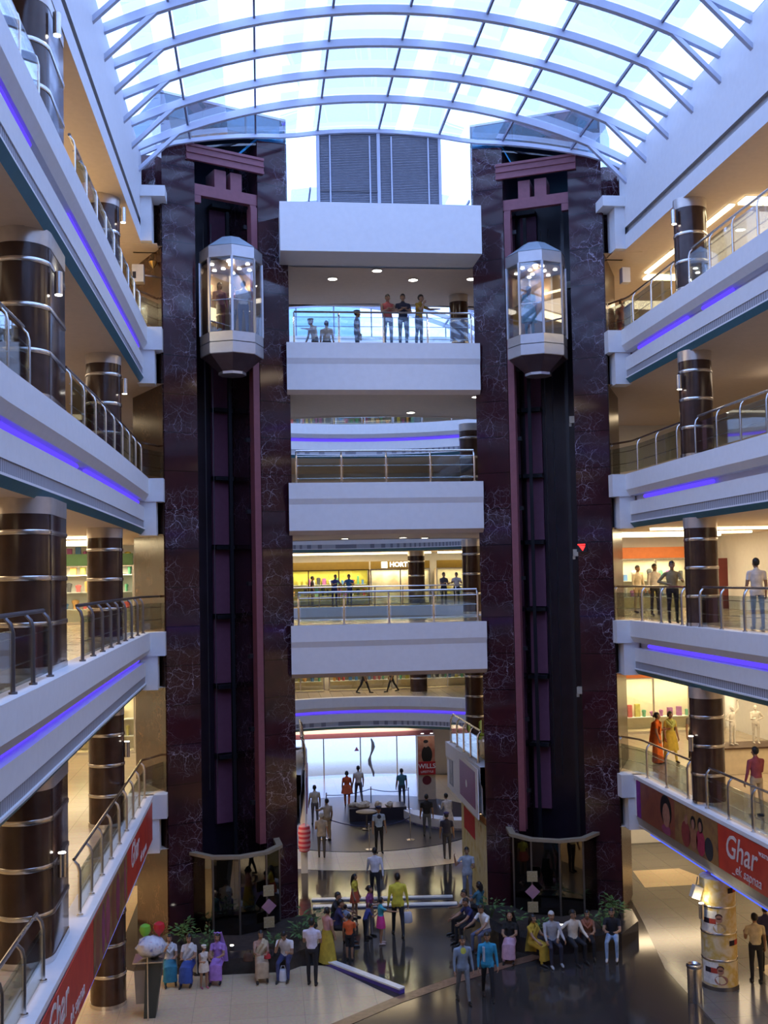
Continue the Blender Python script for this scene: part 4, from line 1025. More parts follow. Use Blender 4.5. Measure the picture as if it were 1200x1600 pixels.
LEM = plain('lemon_wall', (.62, .55, .08), .6); CRW = plain('cream_wall', (.72, .62, .44), .6); MUR = blotch('mural', [(.62, .50, .32), (.74, .66, .50), (.55, .38, .24), (.72, .70, .62)], .7); OLV = plain('olive_board', (.20, .13, .02), .5); ORG = plain('orange_board', (.50, .14, .03), .5); GRN = plain('green_board', (.05, .14, .05), .5); WOOD = plain('dark_wood', (.07, .035, .02), .4)
shop('lemon-walled shop with clothes behind the left of the far second floor railing', .9, 5.85, 57.4, L2, 1.95, LEM, OLV, None, .9, 130, 2, WOOD)
shop('shop with pale mural wall and lit sign across the hall, second floor', 5.95, 9.2, 57.4, L2, 1.95, MUR, OLV, None, .5, 90, 0)
shop('pale shopfront at the far right of the second floor across the round hall', 9.6, 14, 57.4, L2, 1.95, CRW, OLV, None, .8, 80, 1)
t = thing('shop_sign', 'lit white letters HORT beside a white square on the olive board across the hall', 'sign', (7.15, 57.25, L2+2.17))
MB().box((-.62, -.03, -.17), (-.30, .02, .17)).build('lit_square', [emit('sign_white', (1, .98, .92), 2.6)], t); text_mesh('lettering', 'HORT', .36, emit('sign_white', (1, .98, .92), 2.6), t, FACE_F((.32, -.02, 0)), 0, .01, bold=.012); text_mesh('symbol', 'S', .28, WOOD, t, FACE_F((-.46, -.035, 0)), 0, .006)
for x0, x1, nm in ((.9, 9.2, 'long'), (9.6, 13.6, 'short')): cove((x0, 56.7, c2-.10), (x1, 57.0, c2), '%s warm cove above the far second floor shops' % nm)
for k, (x0, x1) in enumerate(((-.5, 3.3), (3.6, 7.0), (7.3, 11.5))): shop('bright glass shopfront on the far first floor, %s' % ('left of the three', 'middle of the three', 'right of the three')[k], x0, x1, 57.6, L1, 2.2, CRW, WOOD, None, .8, 90, 2)
for k, (x0, x1) in enumerate(((.6, 4.0), (4.2, 9.0))): shop('dim shopfront on the far fourth floor, %s' % ('left', 'right')[k], x0, x1, 57.6, L4, 1.9, plain('grey_wall', (.3, .3, .32), .6), WOOD, None, .8, 14, 3)
shop('bright shop with stocked shelves at the end of the left second floor gallery', -9.4, -4.6, 39.1, L2, 2.1, WHITE, GRN, None, .9, 170, 4)
shop('cream shopfront under an orange board at the end of the right second floor gallery', 13.5, 16.6, 39.1, L2, 2.0, CRW, ORG, None, .9, 110, 2)
t = thing('shop_sign', 'dark red board with white letter C on the right second floor gallery', 'sign', (17.35, 39.0, L2+1.2)); MB().box((-.5, 0, -1.2), (.55, .06, .75)).build('board', [plain('maroon_board', (.13, .02, .02), .4)], t); text_mesh('lettering', 'C', .5, WHITE, t, FACE_F((-.1, -.006, .25)), 0, .006, bold=.01)
shop('pale shop with hanging cloth at the end of the right first floor gallery', 13.4, 17.6, 39.1, L1, 2.1, CRW, ORG, None, .9, 130, 1)
shop('cream lit shop at the end of the left first floor gallery', -9.4, -4.6, 39.1, L1, 2.1, CRW, OLV, None, .9, 130, 2)
shop('dim shopfront at the end of the left fourth floor gallery', -9.4, -4.6, 39.1, L4, 1.9, CRW, WOOD, None, .9, 50, 3); shop('dim shopfront at the end of the right fourth floor gallery', 13.4, 17.6, 39.1, L4, 1.9, CRW, WOOD, None, .9, 50, 2)
b = MB()
# the glass entrance
w = thing('door_1', 'x', 'x', (5.1, 56.3, 0)); del w['category'], w['label']; w['kind'] = 'structure'
MB().box((-3.9, -.006, .02), (3.9, .006, 2.1)).build('door_glass', [GLSROOF], w); MB().box((-3.9, -.06, 2.1), (3.9, .06, 2.36)).build('door_head', [plain('mauve_beam', (.36, .16, .26), .5)], w)
for x in (-3.9, -1.95, 0, 1.95, 3.0, 3.9): MB().box((x-.03, -.03, 0), (x+.03, .03, 2.1)).build('door_mullion', [STEEL], w)
tag(MB()._add([(-.13, 0, -.1), (.13, 0, -.1), (0, 0, .13), (-.13, -.01, -.1), (.13, -.01, -.1), (0, -.01, .13)], [(0, 1, 2), (3, 5, 4), (0, 3, 4, 1), (1, 4, 5, 2), (2, 5, 3, 0)]).build('glass_sticker', [cloth((.25, .12, .4))], None, False, (4.9, 56.285, 1.5)), 'small purple triangle sticker on the glass entrance', 'sticker')
tag(MB().tube([(.10*math.sin(q*.9), .02, 1.9-q*.21) for q in range(10)], [.03, .07, .1, .06, .04, .08, .09, .05, .06, .03], 8).build('hanging_ornament', [plain('grey_ornament', (.35, .35, .36), .5)], None, True, (5.35, 53.0, .62)), 'twisted grey ornament hanging in front of the glass entrance', 'ornament')

# ------------------------------------------------------------------ street level furniture
def planter(side, nm):
    sg = 1 if side == 'l' else -1; X = lambda x: (x if side == 'l' else 7.98-x)
    outer = [(-2.95, 31.2), (-2.75, 30.1), (-1.9, 29.1), (.5, 29.0), (1.45, 29.8), (1.95, 31.2), (1.95, 33.0)]
    c = (-.6, 31.6); inner = [(c[0]+(x-c[0])*.82, c[1]+(y-c[1])*.78) for x, y in outer]
    t = thing('planter', 'dark granite ledge with planting around the foot of the %s lift tower' % nm, 'planter', (X(-.6), 31.0, 0))
    P = lambda q: [(X(x)-X(-.6), y-31.0) for x, y in q]
    MB().prism(P(outer+inner[::-1]), .0, .43).build('ledge', [plain('ledge_granite', (.03, .026, .026), .18, vary=.3)], t); MB().prism(P(inner), .0, .36).build('soil', [plain('soil', (.03, .02, .015), .9, vary=.4)], t)
    return [(X(x), y) for x, y in inner]
def plant(x, y, z, lab, h=.6, n=26, seed=0, cols=None, grp='leafy plants around the lifts'):
    rnd = random.Random(seed); t = thing('leafy_plant', lab, 'plant', (x, y, z), 0, grp); st = MB(); lf = MB()
    for i in range(n):
        a = rnd.uniform(0, 2*PI); tilt = rnd.uniform(.1, .8); hh = h*rnd.uniform(.5, 1); L_ = rnd.uniform(.14, .24)
        tip = Vector((math.cos(a)*hh*tilt, math.sin(a)*hh*tilt, hh*(1-.3*tilt)))
        if i % 3 == 0: st.tube([(0, 0, 0), tip*.5+Vector((0, 0, .05)), tip], [.008, .006, .004], 5)
        d = Vector((math.cos(a), math.sin(a), rnd.uniform(-.5, .5))).normalized(); s_ = d.cross(Vector((0, 0, 1))).normalized(); q = tip*rnd.uniform(.6, 1)
        lf._add([q, q+d*L_*.4+s_*L_*.22, q+d*L_, q+d*L_*.4-s_*L_*.22, q+d*L_*.45+Vector((0, 0, .02))], [(0, 1, 4), (1, 2, 4), (2, 3, 4), (3, 0, 4)])
    st.build('stems', [cloth((.06, .09, .03))], t); lf.build('foliage', [blotch('leaf_%d' % (seed % 3), cols or [(.03, .09, .02), (.06, .15, .03), (.12, .20, .06)], 6)], t); return t
inl = planter('l', 'left'); inr = planter('r', 'right'); k = 0
WHR = ('beside the marble pier', 'behind the woman in white', 'behind the seated women', 'behind the man in white shirt', 'at the inner corner', 'beside the two seated men')
for side, inn, nm in (('l', inl, 'left'), ('r', inr, 'right')):
    for j in range(6):
        x, y = inn[j]; c = (-.6 if side == 'l' else 8.58); x += (c-x)*.08; y += (31.6-y)*.10; k += 1
        plant(x, y, .36, 'leafy green plant on the %s lift ledge, %s' % (nm, ('nearest the outer pier', 'second from the outer pier', 'at the outer front corner', 'at the inner front corner', 'second from the inner side', 'at the inner side')[j]), .55+.1*(j % 3), 34, k)
def ledlight(x, y, lab):
    t = thing('floor_uplight', lab, 'uplight', (x, y, .36)); MB().lathe([(.05, 0), (.07, .02), (.07, .12), (.05, .13)], n=14).build('lamp_body', [STEEL], t, True); MB().lathe([(.004, .131), (.05, .131), (.05, .135), (.004, .135)], n=14).build('bulb', [BULB], t, True)
ledlight(-.95, 29.9, 'small bright uplight among the plants of the left lift'); ledlight(8.4, 30.0, 'small uplight among the plants of the right lift')
b = MB(); 
def curb(p, q, w_, h_, lab, blue=True):
    t = thing('marble_curb', lab, 'curb', (p[0], p[1], 0)); d = (q[0]-p[0], q[1]-p[1])
    MB().bar((0, 0, h_-.02), (d[0], d[1], h_-.02), w_, .04).build('white_top', [plain('white_marble', (.78, .78, .74), .2)], t); MB().bar((0, 0, (h_-.04)/2), (d[0], d[1], (h_-.04)/2), w_*.86, h_-.04).build('riser', [plain('riser_light_tint', (.10, .07, .42), .3)], t); return t  # riser's violet paints in the blue light that falls on it
curb((1.66, 29.35), (3.40, 27.05), .20, .14, 'white topped curb with side tinted as if lit violet between cream and dark floors'); curb((1.5, 35.25), (6.1, 34.75), .20, .05, 'far white marble strip across the dark floor'); curb((1.5, 34.45), (6.1, 33.95), .26, .06, 'near white marble strip across the dark floor')
# stanchions and ropes
stp = [(2.34, 43.3), (4.02, 41.3), (5.8, 42.5), (6.5, 48.0), (4.85, 48.6), (2.75, 47.6)]
for i, (x, y) in enumerate(stp):
    t = thing('stanchion', 'steel rope post %s' % ('left front of the display disc', 'in front of the display disc beside the guard', 'right front of the display disc', 'behind the rock display on the right', 'behind the rock display in the middle', 'behind the rock display on the left')[i], 'rope post', (x, y, .012), 0, 'rope posts around the display')
    MB().lathe([(.17, 0), (.17, .02), (.03, .045)], n=18).build('base', [STEEL], t, True); MB().cyl((0, 0, .03), (0, 0, .95), .024, n=10).build('pole', [STEEL], t, True); MB().ball((0, 0, .97), .035, 10).build('knob', [STEEL], t, True)
for i in range(6):
    (xa, ya), (xb, yb) = stp[i], stp[(i+1) % 6]
    tag(MB().tube([(xa+(xb-xa)*u, ya+(yb-ya)*u, .90-.10*4*u*(1-u)) for u in [j/8 for j in range(9)]], .018, 6).build('barrier_rope', [cloth((.03, .03, .08))], None, True), 'dark rope of the display barrier, %s' % ('front left', 'front right', 'right', 'back right', 'back left', 'left')[i], 'rope', 'barrier ropes')
t = thing('rock_display', 'low plinth with beige rocks inside the rope barrier', 'display', (4.9, 46.6, .012)); MB().box((-1.25, -.5, 0), (1.25, .6, .55)).build('plinth', [plain('display_dark', (.03, .03, .05), .3)], t); rnd = random.Random(3)
for i in range(9): 
    q = MB(); q.ball((rnd.uniform(-1.1, 1.1), rnd.uniform(-.35, .4), .62), (rnd.uniform(.15, .3), rnd.uniform(.15, .25), rnd.uniform(.08, .16)), 8); q.v = [(x+rnd.uniform(-.03, .03), y+rnd.uniform(-.03, .03), z+rnd.uniform(-.02, .02)) for x, y, z in q.v]; q.build('rock', [blotch('rock', [(.42, .34, .24), (.52, .44, .32), (.30, .24, .18)], 5)], t)
t = thing('round_table', 'small round brown table in front of the rock display', 'table', (4.25, 44.6, .012)); MB().lathe([(.42, .70), (.45, .72), (.45, .75), (.42, .76)], n=24).build('tabletop', [WOOD], t, True); MB().lathe([(.2, 0), (.2, .03), (.04, .06), (.04, .70)], n=16).build('pedestal', [DKSTEEL], t, True)
ca = [(8.9+2.9*math.cos(R(u)), 46.4+2.9*math.sin(R(u))) for u in range(185, 262, 7)]; cb = [(8.9+2.3*math.cos(R(u)), 46.4+2.3*math.sin(R(u))) for u in range(261, 184, -7)]
t = thing('curved_counter', 'low curved white display counter to the right of the round disc', 'counter', (0, 0, .012)); MB().prism(ca+cb, 0, .42).build('counter_body', [WHITE], t); MB().prism([(x, y) for x, y in ca]+[(8.9+2.86*math.cos(R(u)), 46.4+2.86*math.sin(R(u))) for u in range(261, 184, -7)], .0, .08).build('kick_strip', [cloth((.06, .05, .3))], t)
t = thing('litter_bin', 'tall cylindrical steel litter bin beside the poster column', 'bin', (10.42, 25.35, 0)); MB().lathe([(.17, 0), (.175, .02), (.175, .80), (.17, .82)], n=24).build('bin_body', [STEEL], t, True); MB().lathe([(.18, .82), (.195, .84), (.195, .89), (.15, .91), (.11, .86)], n=24, close=False).build('rim', [STEEL], t, True); MB().lathe([(.004, .80), (.14, .80), (.14, .84), (.004, .84)], n=20).build('opening', [BLACKM], t)
t = thing('spotlight', 'white box spotlight hanging beside the poster column', 'spotlight', (10.85, 26.1, 2.42)); MB(Matrix.Rotation(R(20), 4, 'Y')).box((-.11, -.1, -.17), (.11, .1, .14)).build('housing', [plain('spot_cream', (.62, .56, .45), .4)], t); MB().cyl((0, 0, .14), (.05, 0, .36), .02, n=8).build('bracket', [STEEL], t)
t = thing('stall_cabinet', 'narrow dark stall with a pole by the cream floor on the left', 'stall', (-2.85, 26.75, 0))
b = MB(); b.loft([[(-.12, -.24, 0), (.16, -.24, 0), (.16, .24, 0), (-.12, .24, 0)], [(-.06, -.26, 1.35), (.34, -.26, 1.35), (.34, .26, 1.35), (-.06, .26, 1.35)]]); b.build('cabinet', [plain('stall_dark', (.035, .045, .04), .4)], t)
b = MB(); b.loft([[(-.30, -.20, .35), (-.11, -.20, .35), (-.11, .2, .35), (-.30, .2, .35)], [(-.34, -.22, 1.15), (-.06, -.22, 1.15), (-.06, .22, 1.15), (-.34, .22, 1.15)]]); b.build('side_box', [plain('stall_grey', (.20, .18, .15), .5)], t)
MB().cyl((.0, -.36, 0), (0, -.36, 1.5), .018, n=8).build('pole', [STEEL], t); MB().box((-.36, -.36, 1.35), (.36, .30, 1.38)).build('shelf', [STEEL], t)
b = MB(); rnd = random.Random(9); b.ball((0, 0, .26), (.36, .28, .26), 16); b.v = [(x*(1+.10*math.sin(z*31+y*17)), y*(1+.10*math.sin(x*29)), z+.02*math.sin(x*40)) for x, y, z in b.v]
tag(b.build('plastic_bundle', [blotch('clear_bag', [(.60, .08, .07), (.58, .62, .68), (.66, .68, .72), (.50, .54, .62), (.16, .18, .46)], 6, .2)], None, True, (-2.80, 26.75, 1.37)), 'bundle of coloured packets in clear plastic on top of the stall', 'bag')
for nm, c, p in (('green', (.20, .55, .05), (-2.95, 26.85, 1.98)), ('red', (.62, .03, .04), (-2.62, 26.9, 2.0))):
    t = thing('balloon', '%s balloon on top of the plastic bundle at the stall' % nm, 'balloon', p); MB().lathe([(.02, -.16), (.03, -.14), (.11, -.06), (.145, .04), (.12, .13), (.05, .17), (.005, .175)], n=16).build('bulb', [plain(nm+'_rubber', c, .25, vary=0)], t, True); MB().cyl((0, 0, -.16), (0, 0, -.18), .015, .03, 8).build('knot', [cloth(c)], t)
# gallery details beside the lifts
t = thing('wall_speaker', 'cream box loudspeaker on the marble side of the left lift, fourth floor', 'speaker', (-3.5, 31.7, L4+1.70)); MB().box((-.17, -.16, -.26), (.17, .16, .26)).build('cabinet', [plain('cream_plastic', (.62, .56, .44), .5)], t); MB(Matrix.Translation((-.10, -.165, -.02))).box((-.05, 0, -.14), (.05, .008, .06)).build('grille', [BLACKM], t); MB().cyl((.17, .1, 0), (.5, .25, 0), .03, n=8).build('bracket', [STEEL], t)
t = thing('wall_lamp', 'half bowl brass uplighter on the marble side of the left lift, fourth floor', 'wall lamp', (-3.07, 31.75, L4+2.10)); MB().lathe([(.02, -.2), (.10, -.08), (.13, 0), (.12, .0)], n=16).build('bowl', [plain('brass', (.6, .36, .10), .3, .9)], t, True); MB().lathe([(.004, -.02), (.11, -.02), (.11, -.01), (.004, -.01)], n=16).build('bulb', [emit('amber_bulb', (1, .6, .15), 8)], t)
t = thing('display_box', 'white box with a blue and green lit face beside the right lift, fourth floor', 'sign', (11.66, 32.1, L4+1.98)); MB().box((-.14, -.14, -.24), (.12, .14, .24)).build('housing', [WHITE], t); MB().box((.121, -.11, -.20), (.128, .11, .20)).build('lit_face', [NEONB], t); MB().box((.129, -.10, -.16), (.133, .02, .02)).build('green_face', [emit('green_led', (.05, 1, .4), 4)], t)
tag(MB().box((-.02, -.25, 0), (.02, .35, .92)).build('white_board', [WHITE], None, False, (11.52, 31.55, L4+.0)), 'plain white board leaning at the railing beside the right lift, fourth floor', 'board')
x, y = tw('r', 1.18, -.05); t = thing('floor_indicator', 'red lit arrow indicator on the right lift tower, second floor', 'indicator', (x, y, L2+2.25), TWR['r'][1]); MB().box((-.16, 0, -.12), (.16, .045, .16)).build('panel', [BLACKM], t); MB()._add([(-.10, -.004, .08), (.10, -.004, .06), (.02, -.004, -.09)], [(0, 1, 2)]).build('lit_arrow', [REDLED], t); MB().box((-.13, -.004, .09), (.10, -.002, .12)).build('lit_bar', [REDLED], t)
for i, (x, c) in enumerate(((7.35, 'nearest the lift'), (7.9, 'farther from the lift'))):
    t = thing('lime_chair', 'lime green chair behind the right first floor passage rail, %s' % c, 'chair', (x, 36.6+i*.7, L1), R(70), 'lime chairs'); LM = plain('lime_plastic', (.38, .62, .06), .35); MB().box((-.22, -.22, .42), (.22, .22, .46)).build('seat', [LM], t); MB().box((-.22, .19, .46), (.22, .23, .92)).build('backrest', [LM], t)
    for sx in (-1, 1):
        for sy in (-1, 1): MB().cyl((sx*.19, sy*.19, 0), (sx*.19, sy*.19, .42), .014, n=6).build('leg', [STEEL], t)
t = thing('display_counter', 'long cream display counter on the right first floor gallery', 'counter', (14.9, 31.0, L1)); MB().box((-1.3, -.5, 0), (1.3, .5, .75)).build('counter_body', [CRW], t); MB().box((-1.35, -.55, .75), (1.35, .55, .80)).build('counter_top', [WOOD], t)
l = bpy.data.lights.new('column_lamp', 'POINT'); l.energy = 9; l.color = (1, .84, .5); l.shadow_soft_size = .05; lo = bpy.data.objects.new('column_lamp', l); COL.objects.link(lo); lo.location = (10.80, 25.9, 2.25)
# person shaped display dummies are built with the people
# ------------------------------------------------------------------ the people
K, NAVY, WHT, DEN = (.016, .016, .02), (.025, .03, .09), (.74, .72, .72), (.10, .16, .27)
P_ = person
# around the left planter
P_('seated woman in a white top and teal skirt, leftmost on the left lift ledge', (-2.55, 28.85, 0), 8, 1.58, 'sit', (.62, .60, .58), (.03, .20, .26), arms=('lap', 'chin'), female=True, hair='bun', skirt=((.03, .20, .30), .1, .1), scarf=((.55, .58, .6), 'dupatta'))
P_('seated woman in white blouse and deep blue skirt, second on the left ledge', (-2.02, 28.72, 0), -10, 1.6, 'sit', (.66, .64, .62), (.04, .06, .28), arms=('lap', 'lap'), female=True, hair='bun', skirt=((.05, .10, .36), .1, .1), scarf=((.66, .66, .62), 'sari'))
P_('small child in a white dress and hat standing in front of the left ledge', (-1.62, 28.25, 0), 25, 1.12, 'stand', (.72, .66, .58), (.5, .2, .3), arms=('hold', 'hold'), female=True, hair='short', skirt=((.72, .66, .56), .42, .05), cap=(.70, .64, .52), sleeve='none', trouser='skirt', shoe=(.4, .1, .15))
P_('seated woman wrapped in a lilac shawl behind the child in white', (-1.28, 28.75, 0), -8, 1.55, 'sit', (.36, .20, .55), (.34, .16, .52), arms=('lap', 'lap'), female=True, hair='long', skirt=((.38, .20, .58), .1, .1), scarf=((.42, .24, .62), 'veil'))
P_('seated woman in a cream sari with a handbag on the left ledge', (-.15, 28.72, 0), 4, 1.58, 'sit', (.46, .28, .20), (.52, .40, .26), arms=('lap', 'lap'), female=True, hair='bun', skirt=((.46, .36, .24), .1, .1), scarf=((.55, .45, .28), 'sari'))
P_('seated man in a white shirt bending forward at the right of the left ledge', (.52, 28.70, 0), -14, 1.72, 'sit', WHT, (.05, .06, .16), arms=('hold', 'chin'), lean=22, hp=22)
P_('man in pale lilac shirt seen from behind by the corner of the left ledge', (1.17, 27.95, 0), 165, 1.76, 'stand', (.66, .62, .72), K, arms=('hold', 'hold'))
P_('woman in a pink top and yellow skirt standing beside the lilac shirted man', (1.66, 29.42, 0), 130, 1.56, 'stand', (.50, .26, .24), (.48, .36, .04), arms=('hold', 'down'), female=True, hair='bun', skirt=((.46, .35, .04), .06, .14))
P_('seated man in black, left of two on the inner side of the left ledge', (1.98, 31.5, 0), 72, 1.74, 'sit', K, NAVY, arms=('knee', 'knee'), lean=10)
P_('seated man in navy, right of two on the inner side of the left ledge', (2.02, 30.75, 0), 88, 1.74, 'sit', (.03, .03, .10), K, arms=('lap', 'knee'), lean=8)
P_('small child in a blue grey shirt standing left of the orange shirted child', (2.28, 31.0, 0), 150, 1.12, 'stand', (.26, .32, .42), (.10, .10, .2), trouser='short')
P_('child in an orange shirt and black shorts seen from behind near the left ledge', (2.28, 29.62, 0), 165, 1.28, 'stand', (.72, .13, .03), K, trouser='short', arms=('down', 'hold'))
P_('child in dark blue bending beside the woman in purple', (2.86, 31.1, 0), 110, 1.10, 'stand', (.05, .06, .22), K, lean=26, arms=('hold', 'hold'))
P_('woman in a purple top and grey trousers among the children', (3.02, 31.4, 0), 60, 1.52, 'stand', (.22, .05, .16), (.25, .25, .28), female=True, hair='bun', arms=('hold', 'hold'))
P_('girl in a teal top and bright pink skirt at the edge of the family group', (3.28, 30.72, 0), 100, 1.36, 'stand', (.06, .36, .44), (.3, .15, .1), female=True, hair='bun', skirt=((.68, .05, .28), .48, .06), trouser='skirt', arms=('hold', 'reach'), shoe=(.6, .5, .5))
P_('girl in a yellow top and red skirt standing by the white marble strip', (2.74, 33.2, 0), 60, 1.38, 'stand', (.64, .52, .05), (.5, .1, .05), female=True, hair='long', skirt=((.52, .10, .04), .5, .08), trouser='skirt')
P_('tall man in a yellow shirt walking away with a plastic bag', (3.86, 31.35, 0), 182, 1.88, 'stride', (.66, .60, .06), K, sleeve='long', arms=('down', 'carry'), tuck=False)
P_('man in a white shirt walking away ahead of the yellow shirted man', (3.55, 34.75, 0), 178, 1.80, 'stride', (.70, .70, .76), K, sleeve='long', arms=('fwd', 'back'))
# beyond the passage
P_('guard in a pale blue shirt, dark tie and cap in front of the display disc', (4.35, 40.8, .006), 8, 1.80, 'stand', (.42, .55, .72), K, arms=('down', 'down'), cap=(.02, .02, .06), collar=(.02, .02, .05))
P_('grey haired man in beige shirt and dark trousers, back turned on the cream ring', (2.13, 40.5, .006), 175, 1.72, 'stand', (.46, .40, .33), (.09, .08, .075), arms=('hold', 'down'), hair='grey', tuck=False)
P_('man in a beige shirt and tan trousers leaning on the rope on the left', (2.50, 43.0, .012), 205, 1.72, 'stand', (.44, .40, .36), (.36, .28, .18), arms=('reach', 'down'), hair='short')
P_('man in a pale shirt farther back left of the rope', (2.15, 45.9, .012), 190, 1.72, 'stand', (.55, .55, .50), (.14, .14, .16))
P_('woman in an orange red kurta walking towards the glass entrance', (3.80, 49.2, .005), 170, 1.70, 'stride', (.62, .12, .04), (.55, .14, .06), female=True, hair='bun', skirt=((.62, .12, .04), .62, .10))
P_('man in a white shirt beside the woman in the orange red kurta', (4.40, 49.9, .005), 190, 1.80, 'stride', (.66, .64, .60), (.12, .11, .12))
P_('man in a teal shirt standing against the bright entrance on the right', (6.32, 48.9, .005), 185, 1.74, 'stand', (.06, .20, .26), (.06, .08, .12))
P_('man in a black shirt and grey trousers walking away on the right of the disc', (6.52, 42.75, .012), 175, 1.80, 'stride', K, (.13, .14, .15))
P_('person in a long white kurta leaning over the curved white counter', (7.42, 42.9, .006), 200, 1.74, 'stand', (.66, .64, .62), (.6, .6, .58), lean=12, skirt=((.66, .64, .62), .40, .10), arms=('hold', 'down'), sleeve='long')
P_('man in dark uniform seen from behind near the right passage wall', (6.75, 39.4, .006), 170, 1.76, 'stand', (.025, .025, .05), (.05, .05, .06), cap=(.04, .03, .12))
P_('man in a grey shirt holding a phone to his ear by the yellow panel', (6.52, 34.3, 0), -10, 1.76, 'stand', (.40, .46, .54), (.22, .26, .36), arms=('hold', 'phone'), tuck=False)
# around the right planter
P_('seated woman in teal top, back turned on the inner side of the right ledge', (6.42, 31.9, 0), 215, 1.66, 'sit', (.05, .16, .22), K, arms=('lap', 'lap'), female=True, hair='shoulder', seat=.45)
P_('seated man in white shirt, farthest of three inside the right ledge', (5.90, 31.1, 0), -80, 1.72, 'sit', (.62, .62, .64), K, arms=('knee', 'lap'), lean=8)
P_('seated man in navy, middle of three inside the right ledge', (5.86, 30.4, 0), -70, 1.70, 'sit', (.02, .025, .10), K, arms=('knee', 'knee'), lean=14)
P_('seated man in white shirt, nearest of three inside the right ledge', (6.16, 29.75, 0), -55, 1.72, 'sit', (.68, .68, .66), (.10, .12, .2), arms=('knee', 'knee'), lean=16, hp=10)
P_('seated woman in black with a pink shawl on her lap, right ledge', (6.66, 28.95, 0), -20, 1.62, 'sit', (.012, .012, .012), (.5, .3, .4), arms=('lap', 'lap'), female=True, hair='hidden', skirt=((.56, .36, .48), .1, .1), scarf=((.014, .014, .014), 'veil'))
P_('seated woman in a mustard yellow sari turned sideways on the right ledge', (7.22, 28.66, 0), 35, 1.64, 'sit', (.48, .32, .03), (.48, .32, .03), arms=('lap', 'knee'), female=True, hair='long', skirt=((.46, .30, .03), .1, .1), scarf=((.50, .34, .04), 'sari'))
P_('seated white haired old man in a grey shirt on the right ledge', (7.72, 28.55, 0), 0, 1.76, 'sit', (.36, .36, .38), (.03, .03, .05), arms=('knee', 'knee'), hair='grey', sleeve='long', shoe=(.35, .35, .36))
P_('seated man in a cream shirt beside the white haired man', (8.33, 28.60, 0), 12, 1.74, 'sit', (.66, .58, .46), K, arms=('knee', 'side'), sleeve='long', hy=25, hp=6)
P_('seated woman in a brown top beside the man in the cream shirt', (8.80, 28.80, 0), -12, 1.60, 'sit', (.22, .10, .06), K, arms=('lap', 'lap'), female=True, hair='bun', scarf=((.30, .10, .05), 'dupatta'))
P_('seated man in black t-shirt and blue jeans ending the right ledge', (9.48, 28.70, 0), -22, 1.72, 'sit', K, (.30, .42, .60), arms=('lap', 'lap'), lean=6, shoe=(.5, .48, .46))
P_('boy in a pale denim jacket over a yellow shirt walking towards the camera', (4.83, 26.3, 0), 6, 1.66, 'stride', (.22, .29, .38), (.18, .20, .22), sleeve='long', arms=('down', 'down'), collar=(.50, .52, .08), tuck=False)
P_('boy in a bright teal jacket with white side stripes walking beside the denim boy', (5.48, 26.4, 0), -6, 1.68, 'stride', (.03, .30, .50), K, sleeve='long', arms=('down', 'down'), hp=10, tuck=False, scarf=((.72, .72, .74), 'stripes'))
P_('man in a cream vest over a black shirt seen from behind beside the poster column', (12.42, 26.2, 0), 170, 1.80, 'stand', (.64, .56, .36), K, sleeve='short', arms=('hold', 'down'))
P_('person in dark clothes partly cut off at the right edge, under the banner', (13.05, 26.9, 0), 175, 1.76, 'stand', (.03, .03, .10), K, sleeve='long')
# first floor right
P_('woman in an orange sari on the right first floor gallery', (12.50, 32.8, L1), 60, 1.66, 'stand', (.72, .14, .01), (.72, .14, .01), female=True, hair='bun', skirt=((.72, .14, .01), .05, .08), scarf=((.74, .16, .01), 'sari'), arms=('hold', 'down'))
P_('woman in a yellow green kurta beside the woman in orange', (13.02, 33.0, L1), 5, 1.68, 'stride', (.55, .44, .08), (.55, .44, .08), female=True, hair='bun', skirt=((.58, .42, .05), .38, .10), scarf=((.42, .46, .14), 'dupatta'))
P_('man in a grey t-shirt and black trousers walking past the right column', (13.82, 33.0, L1), -8, 1.76, 'stride', (.20, .18, .17), K)
P_('man in a maroon shirt and beige trousers seen from behind on the right first floor', (12.12, 25.2, L1), 190, 1.76, 'stand', (.32, .07, .09), (.50, .40, .26), sleeve='long', arms=('down', 'hold'))
for i, (x, y, rz, ar, ps) in enumerate(((14.2, 31.0, 30, ('up', 'hip'), 'stand'), (15.0, 31.1, -10, ('hip', 'hold'), 'stand'))):
    m_ = P_('white shop mannequin on the cream counter, %s' % ('one arm raised' if i == 0 else 'hand on hip'), (x, y, L1+.80), rz, 1.2, ps, (.72, .70, .62), (.70, .68, .60), arms=ar, hair=None, cat='mannequin', shoe=(.7, .68, .6), group='white mannequins')
    m_.name = 'mannequin'; m_.data.name = 'mannequin'; m_.data.materials[0] = cloth((.72, .70, .62)); m_.data.materials[4] = cloth((.72, .70, .62)); m_.data.materials[5] = cloth((.72, .70, .62)); m_.data.materials[6] = cloth((.72, .70, .62))
# second floor
P_('man in a cream shirt at the far end of the right second floor gallery', (13.55, 37.0, L2), 20, 1.76, 'stand', (.66, .56, .40), (.4, .32, .2), sleeve='long')
P_('man in a white shirt and black trousers on the right second floor gallery', (13.15, 34.3, L2), 5, 1.78, 'stand', (.68, .62, .54), K, sleeve='long', arms=('behind', 'down'))
P_('man in an olive shirt, hand on hip, at the right second floor railing', (11.64, 29.0, L2), -10, 1.80, 'stand', (.30, .24, .12), K, sleeve='long', arms=('rail', 'hip'), hy=-10)
P_('man in white t-shirt and blue jeans, back turned on the right second floor', (12.02, 24.6, L2), 175, 1.78, 'stand', (.70, .64, .56), (.16, .19, .26), arms=('down', 'down'), tuck=False)
P_('man in a dark blue shirt leaning on the far second floor railing, left of two', (3.80, 55.25, L2), 20, 1.74, 'stand', (.05, .07, .24), NAVY, arms=('rail', 'rail'), lean=12)
